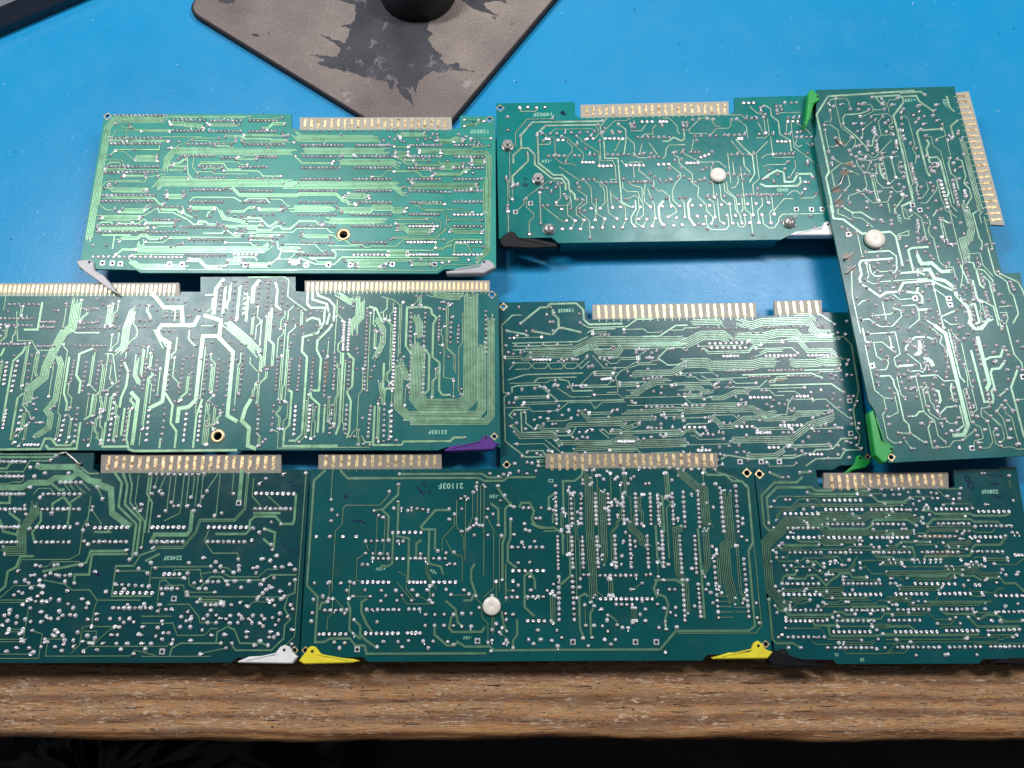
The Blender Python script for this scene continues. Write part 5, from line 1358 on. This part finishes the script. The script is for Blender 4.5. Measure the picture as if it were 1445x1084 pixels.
Gb.read('G1', '''
t 3 130,118 75,165 48,665 95,720 85,935 125,938 155,918 250,920 275,950 320,955 330,990 900,992; t 3 205,115 240,152 865,152 890,165 985,165 1005,150 1135,145; t 3 490,132 880,132 910,150 975,148; t 1 165,120 162,250
t 1 438,215 440,230 395,280 230,285 215,300 215,375 180,405 165,700; t 3 482,185 482,230 410,300 365,308; t 3 405,305 435,335 432,445; t 3 480,265 480,430 530,440 525,560 535,650; t 3 725,305 660,305 590,385 600,395 655,400 660,490; t 3 625,410 630,560 685,575 695,610; t 3 590,450 570,465 565,530
t 3 455,410 455,560 430,575 400,570; t 1 375,330 380,520; t 1 415,345 415,520; t 1 690,500 695,440 750,380 750,330; t 1 325,460 340,500; t 1 320,515 285,540 280,640 320,650; t 1 710,450 730,490 740,510 785,530 790,650; b 2 615,550 620,600 655,680; t 1 480,600 520,620 520,680 560,735
t 3 845,565 830,590 830,640 850,700 830,735 795,738; t 1 765,255 755,380 795,440 795,495; t 1 800,240 805,545; t 1 845,215 830,340 810,400; t 1 860,180 858,340; t 1 880,185 870,380; t 1 897,195 885,620; t 1 905,340 935,400 940,680 890,720; t 1 975,430 960,450 970,690
t 3 925,275 960,300 960,375; t 3 1020,270 990,300 995,430 980,460 980,640; t 3 1020,350 1015,440 1000,470 1010,550 1045,580; t 3 1060,290 1070,270 1110,270 1130,310 1120,350 1140,380 1186,390; t 2 995,565 995,740; t 1 1000,690 1030,690; t 3 955,195 985,240 1020,280
t 1 265,718 345,720; t 1 170,720 235,790; t 3 240,745 250,780 250,880 300,920; t 3 270,830 300,860 300,900 330,930 380,965; t 3 330,730 305,745 305,790 330,850 355,885; t 3 105,780 115,750 145,745; t 3 735,815 725,870 740,890 880,885 895,865; t 3 710,740 755,780 765,840 785,860
t 3 655,870 655,900 715,955 750,950 765,935 800,955 920,960 940,975 1186,975; t 3 975,790 985,850 1000,890; t 3 1050,830 1050,900 1030,930 1030,970; t 3 1135,680 1135,640 1110,600 1085,620 1085,770 1130,810; t 1 735,712 815,710; t 1 575,712 640,750; t 1 500,720 520,755 640,752; t 1 475,650 545,735; t 1 45,140 10,900
o 4 90,432 280,432; r 5 325,455 435,450; o 6 455,412 590,412; r 2 480,455 505,455; r 4 545,295 625,305; p 460,297 497,297 527,308; r 4 360,537 435,537; r 4 325,512 430,515; o 2 475,537 505,537; r 4 540,537 610,537; r 3 650,537 705,537; r 2 310,567 335,567; r 2 727,563 752,563; p 588,515 670,500 710,510 748,508
o 6 310,650 435,650; o 5 535,650 610,650; o 5 650,650 755,650; r 4 80,655 270,655; p 235,690 323,688 400,690 470,690 548,688 620,687 710,685 795,688 265,718 347,718 422,715 498,713 573,713 648,712 733,710 820,708
r 5 130,785 235,783; r 7 330,782 485,782; r 3 532,780 583,780; p 380,840 270,830 120,718 75,733 145,745 70,797 65,837 225,800; o 5 125,898 230,898; o 7 325,895 480,895; o 4 525,893 585,893; r 4 612,805 745,805; r 4 610,858 745,858; p 785,862 830,862 787,800 830,800 398,740 475,738 545,738 645,750 103,900 265,895
p 175,938 225,940 200,965 410,935 380,960 480,935 500,960 530,930 600,933 648,933 625,965 718,935 745,950 925,980 930,928 985,945 1005,940 965,890 1000,885 950,850 998,830 995,800 1030,805 868,772; q 285,970 860,930
p 163,305 190,330 160,357 155,430 438,217 482,183 480,265 365,308 410,340 387,330 725,300 750,325 725,350 160,255 38,130 487,133 858,175 888,185 855,195 897,195 840,220 800,240 815,250 780,250 785,300 920,130 960,145 985,135 1015,130 1057,120 1097,130 1140,118 958,190 990,235 970,260 1020,285 935,325 905,340 910,300 855,350 870,380 885,380 855,370 840,380 825,390 812,400 785,408 910,425 845,425 975,428 960,378 1020,350 1035,290 1085,370 1080,295 1105,295 1165,295 1140,345 1160,345
r 6 1025,483 1170,483; p 1073,460 1133,455 1035,422 1110,405 1090,400; o 6 1030,595 1175,595; r 2 1025,722 1050,722; r 4 1100,720 1175,720; p 1055,558 1110,555 1110,625 1055,665 1115,688 1030,690 978,640 998,725; u 1030,645; o 4 1100,835 1180,835; p 1145,880 1105,925 1130,945 1165,925 1030,965
f v 16 1 150,650 1186,960''')
Gb.read('G2', '''
r 8 115,225 120,370; r 7 188,228 195,370; r 7 237,228 237,370; r 8 305,228 310,372; r 8 365,228 372,372; r 8 437,228 443,372; r 8 497,228 503,372; r 8 567,228 572,372; r 8 603,232 610,372; r 8 672,225 680,372; r 8 725,220 735,385; r 9 795,215 805,385; r 9 905,225 920,408; r 9 978,215 990,408
r 9 125,432 128,585; r 8 192,435 198,580; r 8 243,435 248,580; r 8 312,435 320,578; r 8 398,430 405,578; r 8 470,430 478,578; r 8 553,430 560,578; r 8 625,430 632,578; r 9 708,430 720,605; r 9 780,430 790,605; r 12 872,525 895,820; r 12 1015,540 1040,815; r 9 130,625 132,830; r 9 195,622 205,830; r 9 722,640 735,835; r 8 797,660 810,815
r 8 328,618 500,618; r 2 548,615 570,612; r 2 250,615 273,615; o 11 330,730 578,730; r 4 405,757 482,757; p 530,740 602,757
p 115,190 180,195 245,160 245,180 280,185 290,175 325,140 345,158 362,120 400,158 410,148 430,175 462,180 475,155 490,145 545,180 563,178 672,162 880,180 900,200 975,190 440,108 515,105 540,105 565,105 590,105 660,105 700,110 730,110 765,110 800,108 825,112 878,112 265,115 300,112
t 3 245,115 240,140 205,165 155,168 148,295; b 5 285,120 278,400 270,540 295,610 300,740; b 4 340,200 335,450 360,560; t 3 105,230 85,245 80,305; t 3 115,310 100,330 105,365; b 4 470,340 480,390 520,430 530,460 570,480; t 1 445,230 470,245 480,340; b 5 690,110 790,195 830,210 830,360 850,390
t 3 828,118 840,135 930,138 960,165 1005,168 1045,200 1050,460 1035,500 1060,700 1065,860 1040,880 690,885 615,970 0,975; t 1 880,120 960,145 1030,185 1062,480 1080,560 1095,830 1105,850 1075,890 700,897; b 6 940,215 940,460 928,480 930,620 970,760
t 1 895,720 940,715; t 1 895,745 950,740; t 1 895,770 955,765; t 1 895,795 960,790; t 1 895,820 965,815; t 1 970,770 1035,770; t 1 975,792 1040,792; b 4 735,390 700,400 690,600 740,660 740,820; t 3 605,380 590,530 630,575; t 3 600,235 625,240 635,410; b 4 835,400 840,560 822,600; t 3 800,395 800,520 825,590 815,820
t 3 0,370 40,390 110,390 150,420 150,515; t 2 60,405 125,405 160,430; t 3 190,535 180,620 140,660; t 3 270,715 255,705 230,720 230,870 250,915; t 3 300,770 280,800 285,900; t 1 255,760 260,850; t 3 590,640 690,638 725,660; t 3 600,640 585,680 600,720; t 3 600,705 640,720 655,760 640,830 640,870
t 1 310,690 355,730 380,740; t 1 520,660 480,690; t 2 360,805 385,815 410,840
p 150,300 162,323 105,305 85,300 170,385 180,395 360,300 385,285 410,285 400,255 412,330 445,370 350,298 458,352 222,360 220,315 700,345 838,272 870,292 765,228 605,465 610,490 655,565 630,575 745,640 865,480 830,625 767,585 845,660 835,685 857,700 868,750 450,412 440,455 433,525 340,520 495,455 498,480 430,565 408,575 1010,345 1010,370 1005,432 1030,450 530,655 477,685 605,690 632,640 660,685 685,685 603,755 635,775 690,772 690,810 665,795 640,840 645,875 695,865 610,868 545,780 520,805 545,835 485,845 435,868 463,868 410,855 365,808 362,832 335,780 340,860 365,885 300,765 255,760 260,858 300,858 290,915 247,918 402,925 350,925 380,948 272,955 122,880 145,915 125,955 30,880 42,925 97,930 10,945 1075,750 1080,820 1090,845 780,765 105,660 230,675 75,690
u 640,985; q 198,935 497,935 597,935
f v 46 3 80,130 1040,860''')

# ================================================================== board H
Hb = Board('H', 'circuit_board', 9.2, [(1064.5,661),(1151,661.5),(1154,683),(1162,689.5),(1338.6,689.5),(1348,686),(1345,663),(1408,662),(1412,659),(1434,659),(1480,930),(1388,930),(1381,936.5),(1181,937),(1175,931),(1094,930)],
          ((1181,937),(1381,936.5)), 'dark green circuit board with black levers and a blue ink squiggle near its corner', MK['H'], TK['H'], 8)
Hb.eyelet(1071.6,669.2,1.5,'gold')
Hb.connector([(1162.5,667.5),(1338,667),(1338.6,689.5),(1162,689.5)], (1173.5,678.5), (1327.6,677.5), 15, 17.5, 'gold_worn', width=1.7, long_first=4)
Hb.lever('black','H3','175,985 195,930 215,880 260,900 300,880 340,885 375,930 410,990 590,1000 745,1050 600,1062 200,1042',(318,915),up=1.0)
Hb.lever('black','H4','1040,1012 1215,970 1364,968 1460,985 1450,1045 1040,1022',None,up=1.0)
Hb.text('22803F','H2',1060,315,5.5); Hb.text('15','H3',845,935,4.5); Hb.text('20','H3',1095,985,4.5)
Hb.ink('H2','810,155 805,185 830,215 850,200 845,165 825,152','850,225 835,265 870,290 895,265 885,225 850,222','1030,148 1075,150','1090,145 1120,170','1150,150 1190,160','1075,235 1150,240','1110,365 1140,380 1180,368', w=0.7)
Hb.read('H1', '''
t 3 520,170 460,225 235,225 105,360 130,660 180,715 230,705; t 3 820,310 660,305 610,275 260,275 160,380 180,640; t 3 1190,310 1070,315 1060,345 620,345 580,325; t 3 190,125 310,175; t 3 500,125 600,115; t 1 235,410 280,365 1070,370 1080,360 1200,360; t 1 200,475 410,475 485,392 660,395 740,465 930,465 965,500
b 2 265,600 270,560 320,505 430,500 480,455 620,455 700,470 1090,450 1445,455; b 3 690,545 940,550 1100,585; b 4 520,590 740,590 770,582 1130,610 1200,555 1445,555; b 6 150,1084 150,860 230,765 290,720 360,630 780,622; b 3 600,660 690,660 760,740 1445,740; b 3 690,750 760,812 1100,830
t 3 320,850 345,865 690,868; t 2 430,790 500,830 700,830 750,865 920,865; t 3 780,680 800,697 1180,700 1240,650; t 3 1230,360 1300,420 1445,425; t 3 1230,640 1250,605 1445,605; t 1 620,920 640,908 950,908 990,880 1240,880; t 1 720,965 770,985 880,970; t 1 350,1000 395,945
t 1 260,1000 280,1025 430,1030 500,1060; t 1 500,1030 540,995 830,995 880,975 940,1040; t 3 1260,960 1290,985 1445,985; t 1 1020,1084 1080,980
o 8 745,405 1115,405; o 7 345,543 680,543; o 8 760,500 1130,500; r 8 780,652 1140,652; r 7 375,690 685,690; o 7 375,785 695,785; o 7 790,785 1110,785; r 7 395,940 710,940; r 7 805,940 1120,940; o 5 1225,500 1430,500; r 5 1240,650 1445,650; o 4 1225,785 1400,785; r 4 1245,940 1405,940
l 250 1.5 805,1035 855,1025; p 325,172 378,170 190,125 495,125 600,115 350,400 395,400 235,415 200,475 570,325 575,410 535,500 630,480 180,640 230,685 570,640 400,735 315,845 690,860 850,605 1100,590 1035,548 1220,360 1200,300 1330,295 1360,358 255,940 260,990 325,990 740,1050 925,1065 1000,1015 575,1035 470,1030 335,1075 405,1075 1130,820 1055,860 1110,860 925,860 1225,860 1250,885 1305,885 1245,705
''')
Hb.read('H2', '''
o 4 10,497 160,500; o 7 515,495 825,495; o 7 945,520 1255,520; r 4 25,652 180,652; r 7 535,645 845,645; r 7 970,668 1280,668; o 5 15,785 220,785; r 8 345,775 705,775; o 7 860,780 1170,780; r 5 30,940 240,937; r 8 370,935 735,935; r 7 880,930 1190,930
l 290 1.8 30,1015 80,1012 270,1012 325,1012 870,1035 925,1038 1290,735 1340,738; l 250 1.8 395,1015 455,1015 510,1012 560,1012; o 3 1320,965 1390,965; l 0 1.8 980,130 1015,450
p 765,285 750,340 750,390 690,395 625,365 515,335 460,330 475,385 528,385 385,390 330,320 228,325 245,385 340,415 280,445 415,455 585,455 685,440 883,488 210,505 248,505 310,500 380,510 295,560 370,580 445,555 310,665 380,645 165,700 205,700 50,830 185,880 725,722 800,722 850,722 780,748 760,800 585,840 515,880 740,878 825,905 945,825 1220,770 1105,1055 300,825 450,832 1255,155 1300,410 60,300 130,290 180,285 75,350 140,350 820,1060; u 765,1015
t 3 0,425 180,425 245,385; b 3 0,560 240,560 290,615 370,600; t 3 380,510 460,510 500,545 860,545 900,565 1210,560 1260,540; t 3 0,600 220,605 290,650 310,660; t 3 380,645 440,645 480,595 860,600 900,625 1140,625 1170,650; b 2 0,445 230,450; t 1 520,290 600,370 660,395; t 1 250,370 470,370; t 1 620,290 760,290
b 2 340,490 480,480; t 1 590,440 860,445 880,480; b 4 0,740 310,740; t 1 310,745 400,740 440,705 860,695 920,740 1080,725 1110,700; t 1 400,760 450,720 720,720; t 3 100,870 160,830 450,832; b 2 0,880 90,880 160,850; t 3 180,880 270,890 290,940 295,1010; t 1 300,860 510,860 545,830; b 3 620,890 650,850 830,850 890,790
t 3 1220,785 1165,860 910,860 870,910 855,965 640,985 400,975 390,1000; t 1 620,915 650,895 750,895 800,905; t 3 80,1015 260,1015; t 1 890,1000 920,985 1000,985; t 1 1105,1060 1330,1065 1409,1000; t 1 1260,200 1270,280
x 780,90 1330,480
''')
Hb.read('H3', '''
r 8 305,238 665,240; o 8 320,343 680,343; r 8 335,500 690,500; r 3 610,605 705,605; o 6 345,605 580,605; r 8 365,765 720,765; r 9 915,238 1275,238; o 8 925,343 1280,343; r 8 940,500 1300,500; r 8 850,605 1210,605; o 8 815,712 1175,712; r 8 830,870 1190,870
t 3 300,230 320,165 365,150 430,150 450,110; t 3 380,185 530,190 560,155 640,150 700,210 740,255 790,200 830,180 880,135 970,135 1000,175 1130,175; t 3 560,20 640,20 700,70; b 2 720,110 960,110 1020,40; t 1 320,295 490,295 520,260; b 3 550,295 880,295 930,250; b 2 590,325 690,325 730,345 880,345 920,300
t 2 685,345 730,380 1110,380 1190,350; b 3 330,400 460,400 500,375 600,370; b 5 165,0 180,300 320,440 390,455; t 1 320,480 410,475 450,440 510,430 580,400; t 1 710,425 850,425 880,400 1180,400; t 1 660,465 970,465 1000,435 1230,435 1260,405 1399,405
t 3 990,510 1010,465 1330,460 1360,490; t 3 230,450 280,500 340,510 370,545 790,545 830,515 900,520 940,545 990,540; t 2 870,560 930,585 1280,585 1310,540 1399,530; t 1 340,680 680,680 760,775 1090,795; t 3 610,620 630,650 830,650 850,610; t 3 765,650 770,730 790,755 1230,750 1300,735 1399,740
t 3 175,400 210,780 250,825 410,825 490,870; t 1 600,805 640,835 800,835; b 2 860,825 1180,825 1250,785; t 1 910,895 945,930 1360,925 1399,890; b 3 1150,660 1399,655; t 1 500,70 600,75 690,140 715,115; t 1 500,70 430,75 410,100; t 1 1080,85 1130,65 1190,140 1399,140
l 0 1.6 380,185 910,170 900,55 740,148; l 250 1.6 785,20 830,10; p 240,265 175,395 315,290 545,290 745,315 580,400 380,450 325,420 710,422 660,460 800,380 960,420 1000,300 740,200 1140,175 1080,85 1005,108 510,70 395,60 325,60 350,105 450,110 577,105 615,55 680,110 605,185 770,148 805,148 965,5 455,15 555,15 720,75 235,455 255,525 825,515 860,555 1025,540 1180,535 340,675 270,765 370,870 490,870 755,870 1320,870 1090,795 1255,785 1240,695 1300,735 865,820 1275,50 1375,185
u 305,740 750,595 1240,880
''')
Hb.read('H4', '''
o 8 290,235 680,240; o 2 885,250 925,250; o 7 100,338 405,338; o 7 530,335 835,335; o 6 1085,355 1345,355; r 5 120,495 325,490; p 375,490 425,495; r 7 548,492 855,490; r 6 1115,515 1364,515; r 7 30,600 335,600; o 9 95,712 505,712; o 7 600,700 905,700; r 7 1010,700 1320,690; r 9 115,865 525,865; r 7 627,865 935,860; r 8 1035,860 1364,858
t 3 210,180 230,160 590,155 640,130 700,130 740,150; t 1 180,70 730,70 790,45; b 2 290,215 320,185 620,190 690,160; t 3 770,160 870,160 940,200; b 3 0,135 560,135 600,110 900,110 950,150 1150,150; t 1 0,160 110,160 170,215; b 3 120,260 160,290 560,275; t 1 820,285 860,310 1000,320; t 3 980,200 1010,180 1130,180 1170,230 1280,235 1364,310
b 3 0,385 200,385 310,400; b 2 200,400 260,460 400,465 470,440 1000,440; t 2 390,415 1040,415; t 1 525,345 480,420 440,440; t 3 550,500 590,535 850,535 920,590 990,545 1100,545 1180,610 1350,610; t 3 815,565 900,660 1310,660; t 2 840,345 880,365 960,360; t 3 0,655 240,660 280,690; t 3 0,740 60,745 910,745 920,700; t 1 0,790 790,782; t 1 0,825 270,830 310,860
t 1 510,635 640,640 690,575; t 1 530,685 570,665 740,660; t 1 20,915 100,820 150,800; t 1 0,920 180,925 210,890; t 1 870,835 900,825 1364,830; t 1 65,545 380,550; t 1 0,525 210,525; t 1 770,480 800,460
l 290 1.8 595,65 650,65; p 185,70 790,50 755,100 975,70 1070,42 1150,98 1185,150 1305,125 1290,150 1095,225 1000,190 980,205 815,205 770,255 685,180 210,185 755,155 45,185 45,235 95,235 270,428 390,415 65,445 105,445 30,420 25,490 960,355 1305,435 1180,460 980,487 915,585 690,570 815,568 510,632 735,630 1130,605 1350,600 65,548 105,790 790,780 300,945 585,940 615,935 900,940; u 1045,600
f h 130 3 -1200,-640 1364,860''')

# brown flux residue left round reworked pins
def flux(bd, crop, pts, rw, rh):
    ox, oy, s = CROPS[crop]
    for n_, (x, y) in enumerate(pts):
        cx, cy = bd.loc(ox+x/s, oy+y/s)
        poly = [((cx+rw*(1+0.25*math.sin(3*a+n_))*math.cos(a))*MM, (cy+rh*(1+0.3*math.sin(5*a+2*n_))*math.sin(a))*MM) for a in [2*math.pi*i/20 for i in range(20)]]
        bd.part('flux_stain', slab(poly, 0.002*MM, 0.03*MM), M['flux'])
flux(A, 'A2', [(832,408), (828,472)], 9.5, 0.9)
flux(Hb, 'H2', [(525,776), (553,937)], 10.5, 1.0)
flux(Hb, 'H2', [(560,982)], 4.5, 0.6)
flux(D, 'D2', [(425,560)], 1.3, 8.5)
flux(E, 'E2', [(600,505)], 4.0, 1.2)

B.read('X', 'f v 40 1 715,170 1165,330\ns 45 720,165 1165,325')
flux(C, 'C1', [(350,765), (285,905), (305,1000), (315,520), (400,690)], 2.6, 1.8)
flux(C, 'C3', [(215,440), (245,545), (225,240)], 2.4, 2.2)
A.build(lead_p=0.04, psize=1.14)
B.build(lead_p=0.22, lead_ang=95, psize=1.3)
C.build(lead_p=0.22, lead_ang=-90, psize=1.36)
D.build(lead_p=0.03, psize=1.1)
E.build(lead_p=0.08, psize=1.2)
Fb.build(lead_p=0.16, lead_ang=10, psize=1.36)
Gb.build(lead_p=0.10, lead_ang=-90, psize=1.24)
Hb.build(lead_p=0.06, lead_ang=0, psize=1.16)

# stiffening rail under the front edge of the nut-fastened board
q = [B.loc(792,343), B.loc(1100,337.8)]
ya = (q[0][1]+q[1][1])/2
B.part('stiffener_rail', slab([(q[0][0]*MM, (ya+0.6)*MM), (q[1][0]*MM, (ya+0.6)*MM), (q[1][0]*MM, (ya+2.2)*MM), (q[0][0]*MM, (ya+2.2)*MM)], -13.0*MM, -1.61*MM), simple('rail_plastic', (0.01, 0.15, 0.17), 0.4, var=0.1, nscale=200))
